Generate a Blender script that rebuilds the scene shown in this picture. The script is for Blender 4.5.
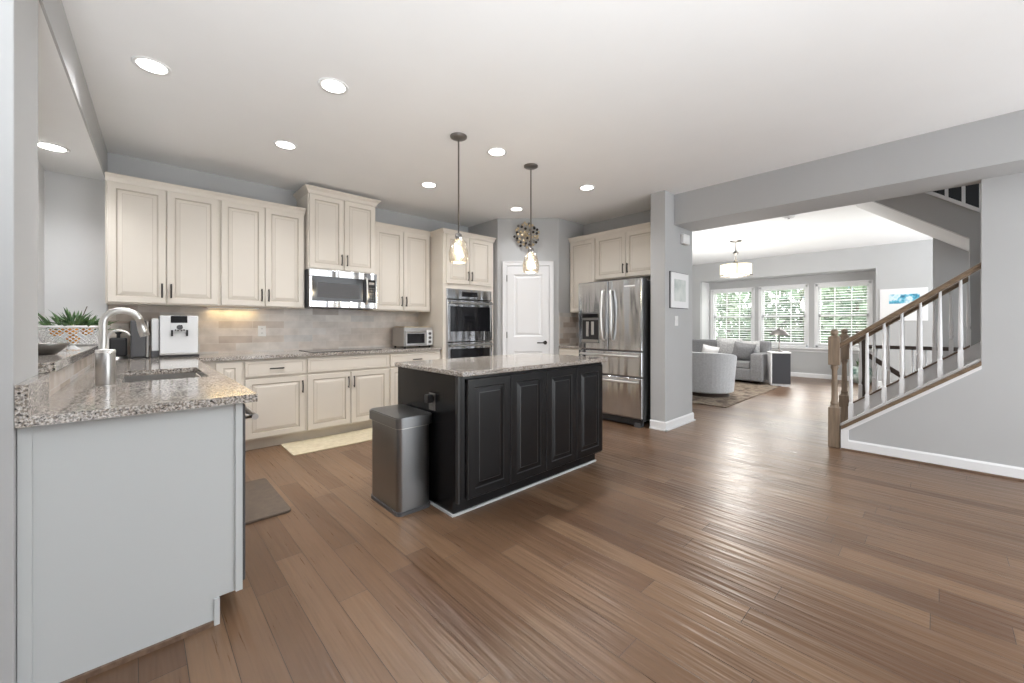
import bpy, math, random
from mathutils import Vector
random.seed(7)
sc = bpy.context.scene
for o in list(bpy.data.objects): bpy.data.objects.remove(o)
PI = math.pi
# ------------------------------------------------------------------ camera
cam_d = bpy.data.cameras.new('camera'); cam = bpy.data.objects.new('camera', cam_d)
sc.collection.objects.link(cam); sc.camera = cam
cam.location = (0, 0, 1.20)
cam.rotation_euler = (PI/2, 0, math.radians(46.94 - 90))
cam_d.sensor_width = 36; cam_d.lens = 36*400/1024
cam_d.shift_y = -16/1024; cam_d.clip_start = .02; cam_d.clip_end = 300
# ------------------------------------------------------------------ world
w = bpy.data.worlds.new('world'); sc.world = w; w.use_nodes = True
bg = w.node_tree.nodes['Background']
bg.inputs[0].default_value = (.93, .97, 1.0, 1); bg.inputs[1].default_value = 4.2
# ------------------------------------------------------------------ sun (hazy, shining in through the bay)
sd_ = bpy.data.lights.new('hazy_sun', 'SUN'); sd_.energy = 16; sd_.angle = math.radians(50); sd_.color = (1,.97,.92)
so_ = bpy.data.objects.new('hazy_sun', sd_); sc.collection.objects.link(so_); so_.location = (20,3,10)
so_.rotation_euler = Vector((-1,.12,-.5)).to_track_quat('-Z','Y').to_euler()
# ------------------------------------------------------------------ exposure
sc.view_settings.view_transform = 'Standard'; sc.view_settings.look = 'None'
sc.view_settings.gamma = 1; sc.view_settings.use_curve_mapping = False
sc.view_settings.exposure = 0.14
SPOT_W = 50
# unseen spots added as fill light, aimed up at the ceilings: one behind the camera, one in the living room behind the pillar, one in the foyer behind the stairs
for fx, fy, fz, fe, aim in ((-.3,-1.0,.8,520,(.08,.32,1)), (7.1,3.7,1.1,100,(.2,-.25,1)), (8.6,-1.5,.9,140,(.1,.3,1))):
    fd = bpy.data.lights.new('fill_spot', 'SPOT'); fd.energy = fe; fd.color = (.92,.965,1.0); fd.spot_size = 2.3; fd.spot_blend = .7; fd.shadow_soft_size = .5
    fo = bpy.data.objects.new('fill_spot', fd); sc.collection.objects.link(fo); fo.location = (fx,fy,fz)
    fo.rotation_euler = Vector(aim).to_track_quat('-Z','Y').to_euler()

# ================================================================== helpers
C = sc.collection
def mat(name, col, rough=.5, metal=0, emis=None, estr=0, spec=.5, coat=0):
    m = bpy.data.materials.new(name); m.use_nodes = True
    b = m.node_tree.nodes['Principled BSDF']
    b.inputs['Base Color'].default_value = (*col, 1); b.inputs['Roughness'].default_value = rough
    b.inputs['Metallic'].default_value = metal; b.inputs['Specular IOR Level'].default_value = spec
    b.inputs['Coat Weight'].default_value = coat
    if emis: b.inputs['Emission Color'].default_value = (*emis, 1); b.inputs['Emission Strength'].default_value = estr
    return m
def nodes(m): return m.node_tree.nodes, m.node_tree.links, m.node_tree.nodes['Principled BSDF']
def ramp(N, stops, interp='LINEAR'):
    r = N.new('ShaderNodeValToRGB'); r.color_ramp.interpolation = interp
    e = r.color_ramp.elements
    while len(e) < len(stops): e.new(.5)
    for el, (p, c) in zip(e, stops): el.position = p; el.color = (*c, 1)
    return r
def noise_tint(m, a, b, scale=3, detail=3, bump=0, stretch=(1,1,1), bscale=None):
    N, L, P = nodes(m)
    tc = N.new('ShaderNodeTexCoord'); mp = N.new('ShaderNodeMapping'); mp.inputs['Scale'].default_value = stretch
    L.new(tc.outputs['Object'], mp.inputs[0])
    n = N.new('ShaderNodeTexNoise'); n.inputs['Scale'].default_value = scale; n.inputs['Detail'].default_value = detail
    L.new(mp.outputs[0], n.inputs['Vector'])
    r = ramp(N, [(.3, a), (.7, b)]); L.new(n.outputs[0], r.inputs[0]); L.new(r.outputs[0], P.inputs['Base Color'])
    if bump:
        n2 = N.new('ShaderNodeTexNoise'); n2.inputs['Scale'].default_value = bscale or scale*8; L.new(mp.outputs[0], n2.inputs['Vector'])
        bp = N.new('ShaderNodeBump'); bp.inputs['Strength'].default_value = bump; bp.inputs['Distance'].default_value = .01
        L.new(n2.outputs[0], bp.inputs['Height']); L.new(bp.outputs[0], P.inputs['Normal'])
    return m
M = {}
M['wall'] = noise_tint(mat('wall_paint', (.47,.475,.48), .75), (.465,.467,.47), (.48,.483,.487), 2, bump=.03, bscale=120)
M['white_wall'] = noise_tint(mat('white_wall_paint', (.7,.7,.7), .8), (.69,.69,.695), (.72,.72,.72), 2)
M['ceiling'] = noise_tint(mat('ceiling_paint', (.88,.88,.88), .9), (.87,.87,.87), (.89,.89,.89), 2, bump=.02, bscale=90)
M['trim'] = mat('white_trim_paint', (.82,.82,.83), .35)
M['panel'] = mat('pale_grey_panel', (.56,.58,.585), .4)
M['painted_dark'] = mat('upper_wall_painted_dark', (.03,.03,.032), .9)  # near-black colour stands in for the unlit upstairs
M['cream'] = noise_tint(mat('cream_cabinet', (.7,.64,.56), .38), (.70,.645,.57), (.735,.68,.61), 1.5, 4)
M['glaze'] = mat('cabinet_glaze', (.55,.49,.42), .5)
M['bronze'] = mat('dark_bronze', (.045,.038,.034), .35, .6)
M['black_cab'] = noise_tint(mat('black_cabinet', (.006,.006,.007), .25, spec=.33), (.005,.005,.006), (.008,.008,.009), 2)
M['black_worn'] = mat('worn_black_edge', (.03,.03,.031), .35)
M['black_glass'] = mat('black_glass', (.01,.01,.012), .08)
M['black'] = mat('black_plastic', (.02,.02,.022), .4)
M['dark_grey'] = mat('dark_grey_plastic', (.08,.08,.085), .5)
M['chrome'] = mat('brushed_nickel', (.72,.71,.69), .3, 1)
M['white_plastic'] = mat('white_plastic', (.82,.82,.82), .3)
M['silver_plastic'] = mat('silver_white_plastic', (.74,.75,.76), .25)
M['sofa'] = noise_tint(mat('grey_fabric', (.2,.2,.21), .9), (.17,.17,.175), (.23,.23,.24), 40, bump=.3, bscale=300)
M['chair_fab'] = noise_tint(mat('pale_grey_fabric', (.45,.46,.48), .9), (.52,.53,.55), (.62,.63,.65), 40, bump=.2, bscale=300)
M['pillow_l'] = noise_tint(mat('light_pillow_fabric', (.5,.5,.5), .9), (.33,.33,.34), (.55,.55,.55), 30)
M['pillow_w'] = mat('white_pillow_fabric', (.75,.75,.76), .9)
M['rail_wood'] = noise_tint(mat('stained_oak_rail', (.3,.22,.15), .35), (.14,.095,.06), (.25,.175,.115), 6, 5, stretch=(8,1,8))
M['newel_wood'] = noise_tint(mat('newel_oak', (.4,.3,.22), .4), (.20,.15,.105), (.32,.24,.175), 5, 5, stretch=(8,8,1))
M['dark_wood'] = mat('dark_brown_wood', (.05,.035,.028), .4)
M['tread'] = noise_tint(mat('stair_tread_wood', (.2,.12,.08), .4), (.13,.08,.055), (.22,.145,.1), 6, 5, stretch=(8,1,8))
M['leaf'] = noise_tint(mat('leaf_green', (.06,.14,.05), .5), (.03,.09,.035), (.14,.25,.09), 20)
M['orange'] = noise_tint(mat('orange_peel', (.8,.33,.04), .45), (.75,.28,.03), (.85,.42,.06), 20, bump=.2)
M['beige_mat'] = noise_tint(mat('beige_mat', (.62,.54,.38), .8), (.56,.48,.33), (.68,.60,.44), 25, bump=.3)
M['brown_mat'] = noise_tint(mat('brown_mat', (.11,.08,.06), .6), (.095,.07,.052), (.13,.095,.07), 25, bump=.2)
M['shade_glass'] = mat('lit_lamp_glass', (.9,.85,.7), .4, emis=(1,.86,.58), estr=.7)
M['lens'] = mat('lit_downlight_lens', (1,1,1), .5, emis=(1,.97,.92), estr=9)
M['bulb'] = mat('lit_bulb', (1,1,1), .5, emis=(1,.83,.55), estr=6)
M['paper'] = mat('white_paper', (.8,.8,.8), .7)
M['pewter'] = mat('pewter_metal', (.22,.21,.20), .35, .9)
M['gold'] = mat('champagne_metal', (.62,.5,.33), .3, .9)
M['trunk'] = noise_tint(mat('bark', (.1,.07,.05), .9), (.06,.045,.03), (.14,.1,.075), 8)
M['grass'] = noise_tint(mat('lawn', (.1,.2,.05), .95), (.10,.2,.05), (.2,.32,.1), 3)
M['siding'] = mat('blue_grey_siding', (.22,.32,.42), .8)
M['roof'] = mat('roof_shingle', (.12,.11,.11), .9)
M['end_dark'] = mat('charcoal_side_table', (.045,.047,.055), .5)
M['slat'] = mat('blind_slat', (.85,.86,.86), .6)
M['teal_ceramic'] = noise_tint(mat('green_white_ceramic', (.4,.5,.45), .3), (.08,.19,.15), (.8,.85,.82), 9, 2)
M['fridge_side'] = mat('dark_grey_fridge_side', (.06,.06,.062), .45)

def steel(name, base, rough, amp, vert=True, wave=6):
    m = mat(name, base, rough, 1); N, L, P = nodes(m)
    tc = N.new('ShaderNodeTexCoord'); mp = N.new('ShaderNodeMapping')
    mp.inputs['Scale'].default_value = (wave, wave, wave*.12)
    L.new(tc.outputs['Object'], mp.inputs[0])
    n = N.new('ShaderNodeTexNoise'); n.inputs['Scale'].default_value = 1; n.inputs['Detail'].default_value = 1.5
    L.new(mp.outputs[0], n.inputs['Vector'])
    bp = N.new('ShaderNodeBump'); bp.inputs['Strength'].default_value = amp; bp.inputs['Distance'].default_value = .05
    L.new(n.outputs[0], bp.inputs['Height']); L.new(bp.outputs[0], P.inputs['Normal'])
    return m
M['steel'] = steel('brushed_steel', (.56,.57,.59), .18, .6, wave=7)
M['steel_dark'] = steel('dark_brushed_steel', (.30,.31,.32), .3, .06, wave=6)
M['steel_plain'] = mat('plain_steel', (.50,.49,.48), .3, 1)

def make_granite():
    m = mat('speckled_granite', (.5,.46,.42), .09); N, L, P = nodes(m)
    tc = N.new('ShaderNodeTexCoord')
    n1 = N.new('ShaderNodeTexNoise'); n1.inputs['Scale'].default_value = 120; n1.inputs['Detail'].default_value = 5; n1.inputs['Roughness'].default_value = .65
    v = N.new('ShaderNodeTexVoronoi'); v.inputs['Scale'].default_value = 150
    n2 = N.new('ShaderNodeTexNoise'); n2.inputs['Scale'].default_value = 9; n2.inputs['Detail'].default_value = 4
    for n in (n1, v, n2): L.new(tc.outputs['Object'], n.inputs['Vector'])
    r1 = ramp(N, [(.42,(.012,.011,.011)),(.475,(.09,.08,.075)),(.515,(.32,.29,.265)),(.56,(.60,.565,.53)),(.70,(.80,.78,.75))])
    L.new(n1.outputs[0], r1.inputs[0])
    r2 = ramp(N, [(0,(.03,.028,.027)),(.18,(.52,.44,.37)),(.45,(.70,.66,.62)),(.72,(.30,.27,.25))], 'CONSTANT')
    L.new(v.outputs['Color'], r2.inputs[0])
    mx = N.new('ShaderNodeMixRGB'); mx.inputs[0].default_value = .38
    L.new(r1.outputs[0], mx.inputs[1]); L.new(r2.outputs[0], mx.inputs[2])
    r3 = ramp(N, [(.35,(.8,.76,.72)),(.65,(1,1,1))]); L.new(n2.outputs[0], r3.inputs[0])
    m2 = N.new('ShaderNodeMixRGB'); m2.blend_type = 'MULTIPLY'; m2.inputs[0].default_value = .8
    L.new(mx.outputs[0], m2.inputs[1]); L.new(r3.outputs[0], m2.inputs[2]); L.new(m2.outputs[0], P.inputs['Base Color'])
    return m
M['granite'] = make_granite()

def make_floor():
    m = mat('hardwood_planks', (.2,.13,.09), .3); N, L, P = nodes(m)
    tc = N.new('ShaderNodeTexCoord'); mp = N.new('ShaderNodeMapping')
    mp.inputs['Rotation'].default_value = (0,0,PI/2)          # planks run along world Y
    L.new(tc.outputs['Object'], mp.inputs[0])
    b = N.new('ShaderNodeTexBrick'); b.offset = 0
    b.inputs['Scale'].default_value = 1; b.inputs['Brick Width'].default_value = 1.15; b.inputs['Row Height'].default_value = .127
    b.inputs['Mortar Size'].default_value = .0013; b.inputs['Mortar Smooth'].default_value = .3; b.inputs['Bias'].default_value = 0
    b.inputs['Color1'].default_value = (0,0,0,1); b.inputs['Color2'].default_value = (1,1,1,1); b.inputs['Mortar'].default_value = (.5,.5,.5,1)
    sp = N.new('ShaderNodeSeparateXYZ'); L.new(mp.outputs[0], sp.inputs[0])
    dv = N.new('ShaderNodeMath'); dv.operation = 'DIVIDE'; dv.inputs[1].default_value = .127; L.new(sp.outputs['Y'], dv.inputs[0])
    fl = N.new('ShaderNodeMath'); fl.operation = 'FLOOR'; L.new(dv.outputs[0], fl.inputs[0])
    wn = N.new('ShaderNodeTexWhiteNoise'); wn.noise_dimensions = '1D'; L.new(fl.outputs[0], wn.inputs['W'])
    mu = N.new('ShaderNodeMath'); mu.operation = 'MULTIPLY_ADD'; mu.inputs[1].default_value = 1.15; L.new(wn.outputs['Value'], mu.inputs[0]); L.new(sp.outputs['X'], mu.inputs[2])
    cb = N.new('ShaderNodeCombineXYZ'); L.new(mu.outputs[0], cb.inputs[0]); L.new(sp.outputs['Y'], cb.inputs[1]); L.new(cb.outputs[0], b.inputs['Vector'])
    tone = ramp(N, [(0,(.130,.071,.040)),(.35,(.160,.092,.052)),(.65,(.188,.112,.066)),(1,(.218,.135,.080))])
    L.new(b.outputs['Color'], tone.inputs[0])
    mp2 = N.new('ShaderNodeMapping'); mp2.inputs['Scale'].default_value = (46,1.1,1)
    L.new(tc.outputs['Object'], mp2.inputs[0])
    g = N.new('ShaderNodeTexNoise'); g.inputs['Scale'].default_value = 2.2; g.inputs['Detail'].default_value = 8; g.inputs['Roughness'].default_value = .62; g.inputs['Distortion'].default_value = .15
    L.new(mp2.outputs[0], g.inputs['Vector'])
    gr = ramp(N, [(.28,(.76,.74,.72)),(.5,(1,1,1)),(.75,(1.10,1.08,1.06))]); L.new(g.outputs[0], gr.inputs[0])
    mx = N.new('ShaderNodeMixRGB'); mx.blend_type = 'MULTIPLY'; mx.inputs[0].default_value = .85
    L.new(tone.outputs[0], mx.inputs[1]); L.new(gr.outputs[0], mx.inputs[2])
    n3 = N.new('ShaderNodeTexNoise'); n3.inputs['Scale'].default_value = 1.3; L.new(tc.outputs['Object'], n3.inputs['Vector'])
    r3 = ramp(N, [(.35,(.82,.80,.80)),(.65,(1.05,1.02,1))]); L.new(n3.outputs[0], r3.inputs[0])
    mx3 = N.new('ShaderNodeMixRGB'); mx3.blend_type = 'MULTIPLY'; mx3.inputs[0].default_value = .7
    L.new(mx.outputs[0], mx3.inputs[1]); L.new(r3.outputs[0], mx3.inputs[2])
    mo = N.new('ShaderNodeMixRGB'); mo.inputs[2].default_value = (.035,.022,.016,1)
    L.new(b.outputs['Fac'], mo.inputs[0]); L.new(mx3.outputs[0], mo.inputs[1]); L.new(mo.outputs[0], P.inputs['Base Color'])
    # hand-scraped ripples across the plank width plus seam bump
    mp4 = N.new('ShaderNodeMapping'); mp4.inputs['Scale'].default_value = (16,1.1,1); L.new(tc.outputs['Object'], mp4.inputs[0])
    n4 = N.new('ShaderNodeTexNoise'); n4.inputs['Scale'].default_value = 1.6; n4.inputs['Detail'].default_value = 2; L.new(mp4.outputs[0], n4.inputs['Vector'])
    ma = N.new('ShaderNodeMath'); ma.operation = 'MULTIPLY_ADD'; ma.inputs[1].default_value = -.6
    L.new(b.outputs['Fac'], ma.inputs[0]); L.new(n4.outputs[0], ma.inputs[2])
    bp = N.new('ShaderNodeBump'); bp.inputs['Strength'].default_value = .6; bp.inputs['Distance'].default_value = .012
    L.new(ma.outputs[0], bp.inputs['Height']); L.new(bp.outputs[0], P.inputs['Normal'])
    rr = ramp(N, [(.3,(.26,)*3),(.7,(.38,)*3)]); L.new(g.outputs[0], rr.inputs[0]); L.new(rr.outputs[0], P.inputs['Roughness'])
    return m
M['floor'] = make_floor()

def make_tile(name, axis):
    m = mat(name, (.5,.45,.4), .25); N, L, P = nodes(m)
    tc = N.new('ShaderNodeTexCoord'); mp = N.new('ShaderNodeMapping')
    mp.inputs['Rotation'].default_value = (PI/2,0,0) if axis == 'x' else (PI/2,0,PI/2)
    sx = N.new('ShaderNodeSeparateXYZ'); cb = N.new('ShaderNodeCombineXYZ')
    L.new(tc.outputs['Object'], sx.inputs[0]); L.new(sx.outputs['X' if axis == 'x' else 'Y'], cb.inputs[0]); L.new(sx.outputs['Z'], cb.inputs[1])
    b = N.new('ShaderNodeTexBrick'); b.offset = .5
    b.inputs['Scale'].default_value = 1; b.inputs['Brick Width'].default_value = .30; b.inputs['Row Height'].default_value = .078
    b.inputs['Mortar Size'].default_value = .0014; b.inputs['Bias'].default_value = 0
    b.inputs['Color1'].default_value = (0,0,0,1); b.inputs['Color2'].default_value = (1,1,1,1); b.inputs['Mortar'].default_value = (.7,.7,.7,1)
    L.new(cb.outputs[0], b.inputs['Vector'])
    t = ramp(N, [(0,(.50,.42,.36)),(.25,(.62,.55,.49)),(.5,(.70,.64,.59)),(.75,(.60,.585,.57)),(1,(.76,.71,.66))]); L.new(b.outputs['Color'], t.inputs[0])
    n = N.new('ShaderNodeTexNoise'); n.inputs['Scale'].default_value = 9; n.inputs['Detail'].default_value = 5; L.new(tc.outputs['Object'], n.inputs['Vector'])
    r = ramp(N, [(.3,(.78,.76,.74)),(.7,(1.05,1.03,1.02))]); L.new(n.outputs[0], r.inputs[0])
    mx = N.new('ShaderNodeMixRGB'); mx.blend_type = 'MULTIPLY'; mx.inputs[0].default_value = .9
    L.new(t.outputs[0], mx.inputs[1]); L.new(r.outputs[0], mx.inputs[2])
    mo = N.new('ShaderNodeMixRGB'); mo.inputs[2].default_value = (.66,.62,.57,1); L.new(b.outputs['Fac'], mo.inputs[0]); L.new(mx.outputs[0], mo.inputs[1])
    L.new(mo.outputs[0], P.inputs['Base Color'])
    bp = N.new('ShaderNodeBump'); bp.inputs['Strength'].default_value = .3; bp.inputs['Distance'].default_value = .002; bp.invert = True
    L.new(b.outputs['Fac'], bp.inputs['Height']); L.new(bp.outputs[0], P.inputs['Normal'])
    return m
M['tile_x'] = make_tile('stone_subway_tile_back', 'x'); M['tile_y'] = make_tile('stone_subway_tile_side', 'y')

def make_glass(name, tint=(1,1,1), gl=.06, rough=.02):
    m = bpy.data.materials.new(name); m.use_nodes = True; N, L = m.node_tree.nodes, m.node_tree.links
    N.clear(); o = N.new('ShaderNodeOutputMaterial'); t = N.new('ShaderNodeBsdfTransparent'); g = N.new('ShaderNodeBsdfGlossy')
    t.inputs[0].default_value = (*tint, 1); g.inputs['Roughness'].default_value = rough
    lw = N.new('ShaderNodeLayerWeight'); lw.inputs[0].default_value = .35
    ma = N.new('ShaderNodeMath'); ma.operation = 'MULTIPLY_ADD'; ma.inputs[1].default_value = .45; ma.inputs[2].default_value = gl
    L.new(lw.outputs['Facing'], ma.inputs[0])
    mx = N.new('ShaderNodeMixShader'); L.new(ma.outputs[0], mx.inputs[0]); L.new(t.outputs[0], mx.inputs[1]); L.new(g.outputs[0], mx.inputs[2])
    L.new(mx.outputs[0], o.inputs[0]); return m
M['glass'] = make_glass('window_glass'); M['pend_glass'] = make_glass('clear_pendant_glass', (.96,.93,.88), .22, .25)

def make_rug():
    m = mat('mottled_rug', (.3,.25,.2), .95); N, L, P = nodes(m)
    tc = N.new('ShaderNodeTexCoord'); n = N.new('ShaderNodeTexNoise'); n.inputs['Scale'].default_value = 5; n.inputs['Detail'].default_value = 6; n.inputs['Roughness'].default_value = .7
    L.new(tc.outputs['Object'], n.inputs['Vector'])
    r = ramp(N, [(.36,(.05,.038,.03)),(.46,(.14,.10,.072)),(.54,(.26,.21,.16)),(.64,(.10,.08,.06))]); L.new(n.outputs[0], r.inputs[0]); L.new(r.outputs[0], P.inputs['Base Color'])
    return m
M['rug'] = make_rug()

def make_art(name, stops, scale):
    m = mat(name, (.5,.5,.5), .6); N, L, P = nodes(m)
    tc = N.new('ShaderNodeTexCoord'); n = N.new('ShaderNodeTexNoise'); n.inputs['Scale'].default_value = scale; n.inputs['Detail'].default_value = 4
    L.new(tc.outputs['Object'], n.inputs['Vector'])
    r = ramp(N, stops); L.new(n.outputs[0], r.inputs[0]); L.new(r.outputs[0], P.inputs['Base Color'])
    return m
M['art_pale'] = make_art('pale_green_print', [(.35,(.42,.48,.47)),(.5,(.62,.66,.64)),(.65,(.72,.74,.72))], 5)
M['art_blue'] = make_art('blue_harbour_print', [(.35,(.04,.16,.28)),(.45,(.1,.45,.62)),(.55,(.7,.8,.85)),(.7,(.35,.65,.75))], 9)

class MB:
    def __init__(s): s.v = []; s.f = []; s.mi = []; s.mats = []; s.sm = []
    def m(s, k):
        if k not in s.mats: s.mats.append(k)
        return s.mats.index(k)
    def add(s, vs, fs, k, smooth=False):
        b = len(s.v); s.v += [tuple(v) for v in vs]; i = s.m(k)
        for f in fs: s.f.append([b+j for j in f]); s.mi.append(i); s.sm.append(smooth)
    def box(s, x0, x1, y0, y1, z0, z1, k):
        vs = [(x,y,z) for z in (z0,z1) for y in (y0,y1) for x in (x0,x1)]
        s.add(vs, [(0,2,3,1),(4,5,7,6),(0,1,5,4),(2,6,7,3),(0,4,6,2),(1,3,7,5)], k); return s
    def frust(s, a, b, z0, z1, k):   # a,b = (x0,x1,y0,y1)
        vs = [(a[0],a[2],z0),(a[1],a[2],z0),(a[0],a[3],z0),(a[1],a[3],z0),(b[0],b[2],z1),(b[1],b[2],z1),(b[0],b[3],z1),(b[1],b[3],z1)]
        s.add(vs, [(0,2,3,1),(4,5,7,6),(0,1,5,4),(2,6,7,3),(0,4,6,2),(1,3,7,5)], k); return s
    def prism(s, pts, h0, h1, k, axis='z'):
        n = len(pts)
        def P(p, h): return {'z':(p[0],p[1],h),'x':(h,p[0],p[1]),'y':(p[0],h,p[1])}[axis]
        vs = [P(p,h0) for p in pts] + [P(p,h1) for p in pts]
        s.add(vs, [list(range(n))[::-1], list(range(n,2*n))] + [(i,(i+1)%n,n+(i+1)%n,n+i) for i in range(n)], k); return s
    def lathe(s, prof, k, c=(0,0), n=24, axis='z', smooth=True, cap=True):
        vs = []
        for (r,h) in prof:
            for i in range(n):
                a = 2*PI*i/n; x, y = r*math.cos(a), r*math.sin(a)
                vs.append({'z':(c[0]+x,c[1]+y,h),'y':(c[0]+x,h,c[1]+y),'x':(h,c[0]+x,c[1]+y)}[axis])
        fs = [(j*n+i, j*n+(i+1)%n, (j+1)*n+(i+1)%n, (j+1)*n+i) for j in range(len(prof)-1) for i in range(n)]
        s.add(vs, fs, k, smooth)
        if cap:
            m = len(prof)-1; b = len(s.v)-len(vs)
            for ring in (0, m):
                if prof[ring][0] > 1e-4: s.f.append([b+ring*n+i for i in range(n)]); s.mi.append(s.m(k)); s.sm.append(False)
        return s
    def tube(s, pts, r, k, n=10, smooth=True):
        pts = [Vector(p) for p in pts]; rs = r if isinstance(r, (list,tuple)) else [r]*len(pts)
        vs = []; up = None
        for i, p in enumerate(pts):
            d = (pts[min(i+1,len(pts)-1)] - pts[max(i-1,0)]).normalized()
            if up is None: up = Vector((0,0,1)) if abs(d.z) < .9 else Vector((1,0,0))
            a = d.cross(up).normalized(); b = a.cross(d).normalized(); up = b
            for j in range(n):
                t = 2*PI*j/n; vs.append(p + a*math.cos(t)*rs[i] + b*math.sin(t)*rs[i])
        m = len(pts)
        fs = [(i*n+j, i*n+(j+1)%n, (i+1)*n+(j+1)%n, (i+1)*n+j) for i in range(m-1) for j in range(n)]
        s.add(vs, fs, k, smooth); b = len(s.v)-len(vs)
        for ring in (0, m-1): s.f.append([b+ring*n+j for j in range(n)]); s.mi.append(s.m(k)); s.sm.append(False)
        return s
    def sphere(s, c, r, k, n=14, m=8, sq=(1,1,1)):
        vs = []; fs = []
        for j in range(m+1):
            t = PI*j/m
            for i in range(n):
                a = 2*PI*i/n; vs.append((c[0]+r*sq[0]*math.sin(t)*math.cos(a), c[1]+r*sq[1]*math.sin(t)*math.sin(a), c[2]+r*sq[2]*math.cos(t)))
        for j in range(m):
            for i in range(n): fs.append((j*n+i, (j+1)*n+i, (j+1)*n+(i+1)%n, j*n+(i+1)%n))
        s.add(vs, fs, k, True); return s
    def panel(s, x0, x1, z0, z1, y, prof, flip=False):   # prof: (inset, y offset, mat)
        rings = []; b = len(s.v)
        for ins, dy, k in prof:
            for (px, pz) in ((x0+ins,z0+ins),(x1-ins,z0+ins),(x1-ins,z1-ins),(x0+ins,z1-ins)): s.v.append((px, y+dy, pz))
        for r in range(len(prof)-1):
            for i in range(4):
                s.f.append([b+r*4+i, b+r*4+(i+1)%4, b+(r+1)*4+(i+1)%4, b+(r+1)*4+i]); s.mi.append(s.m(prof[r+1][2])); s.sm.append(False)
        e = b+(len(prof)-1)*4
        s.f.append([e,e+1,e+2,e+3]); s.mi.append(s.m(prof[-1][2])); s.sm.append(False)
        s.f.append([b+3,b+2,b+1,b]); s.mi.append(s.m(prof[0][2])); s.sm.append(False)
        return s
    def build(s, name, parent=None, bevel=0, loc=None, rot=None, seg=2, sub=0):
        me = bpy.data.meshes.new(name); me.from_pydata(s.v, [], s.f)
        for k in s.mats: me.materials.append(M[k])
        me.polygons.foreach_set('material_index', s.mi); me.polygons.foreach_set('use_smooth', s.sm); me.update()
        o = bpy.data.objects.new(name, me); C.objects.link(o)
        if parent: o.parent = parent
        if loc: o.location = loc
        if rot is not None: o.rotation_euler = rot if isinstance(rot, tuple) else (0,0,rot)
        if bevel:
            b = o.modifiers.new('bevel', 'BEVEL'); b.width = bevel; b.segments = seg; b.limit_method = 'ANGLE'; b.angle_limit = math.radians(35)
        if sub:
            b = o.modifiers.new('sub', 'SUBSURF'); b.levels = sub; b.render_levels = sub
        return o
def thing(name, label, cat, loc=(0,0,0), rot=0, group=None):
    o = bpy.data.objects.new(name, None); C.objects.link(o); o.location = loc; o.rotation_euler = (0,0,rot)
    o.empty_display_size = .1
    return tag(o, label, cat, group)
def tag(o, label, cat, group=None):
    o['label'] = label; o['category'] = cat
    if group: o['group'] = group
    return o
def struct(o, label=None):
    o['kind'] = 'structure'
    if label: o['label'] = label
    return o
def copy_tree(o, parent=None):
    c = o.copy(); C.objects.link(c)
    if parent: c.parent = parent
    for ch in [x for x in C.objects if x.parent == o]: copy_tree(ch, c)
    return c
def BX(name, *a, parent=None, bevel=0): return MB().box(*a).build(name, parent, bevel)

# ================================================================== the setting
CH = 2.743; LH = 2.79
struct(BX('floor', -3.2,12.2, -2.4,6.1, -.1,0, 'floor'))
mb = MB(); mb.box(-3.2,4.62, -2.4,6.1, CH,CH+.15,'ceiling'); mb.box(4.62,5.13, 2.14,6.1, CH,CH+.15,'ceiling')
struct(mb.build('ceiling'))
mb = MB(); mb.box(5.13,6.05,-2.4,5.2, LH,LH+.15,'ceiling'); mb.box(6.05,7.05,.62,5.2, LH,LH+.15,'ceiling'); mb.box(7.05,11.6,-2.4,5.2, LH,LH+.15,'ceiling')
struct(mb.build('ceiling_living'))
# wall B (cabinet wall)
struct(BX('wall_back', -.20,5.15, 5.06,5.22, 0,CH, 'wall'))
struct(BX('wall_alcove_back', -.80,-.205, 5.055,5.22, 0,CH, 'white_wall'))
struct(BX('wall_alcove_left', -.80,-.566, 2.36,5.055, 0,CH, 'white_wall'))
mb = MB(); mb.prism([(-.29,2.36),(-.21,5.06),(-.61,5.06),(-.61,2.36)], 2.485, CH, 'ceiling')
struct(mb.build('ceiling_alcove'))
struct(BX('wall_light_block_left', -1.7,-1.6, -2.4,1.95, 0,CH, 'wall'))  # unseen wall added to keep side daylight off the end panel
struct(BX('wall_light_block_rear', -1.6,1.9, -2.5,-2.4, 0,CH, 'wall'))  # unseen wall added to narrow the daylight opening behind the camera
struct(BX('wall_left', -3.2,-.28, 1.95,2.36, 0,CH, 'wall', bevel=.004))
mb = MB(); mb.prism([(-.28,2.36),(-.20,5.06),(-.21,5.06),(-.29,2.36)], 2.485, CH, 'wall')
struct(mb.build('wall_header_left'))
mb = MB(); mb.prism([(-.28,2.36),(-.235,5.06),(-.36,5.06),(-.40,2.36)], 0, 1.015, 'panel')
mb.prism([(-.262,2.36),(-.217,5.06),(-.235,5.06),(-.28,2.36)], .914, 1.015, 'tile_y')
struct(mb.build('wall_half_left'))
# fridge wall, pantry walls
struct(BX('wall_right_kitchen', 5.0,5.13, 2.32,5.06, 0,CH, 'wall'))
mb = MB(); mb.prism([(3.79,5.06),(3.79,4.36),(4.41,3.74),(5.0,3.74),(5.0,3.84),(4.45,3.84),(3.89,4.40),(3.89,5.06)], 0, CH, 'wall')
struct(mb.build('wall_pantry', bevel=.003))
struct(BX('wall_pillar', 4.39,5.125, 2.14,2.32, 0,CH, 'wall', bevel=.004))
struct(BX('wall_header_living', 4.62,5.13, -2.4,2.14, 2.385,LH, 'wall', bevel=.004))
# right wall beside the stairs, with the sloping half wall under the near railing
SL = .775
def zc(y): return .17 + SL*(.68-y)       # near stringer wall top
mb = MB(); mb.prism([(.645,0),(.645,.155+SL*.055),(-.23,.155+SL*.93),(-.23,0)], 5.0, 5.10, 'wall', 'x'); mb.box(5.0,5.10,-2.4,-.23,0,2.385,'wall')
struct(mb.build('wall_right'))
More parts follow.
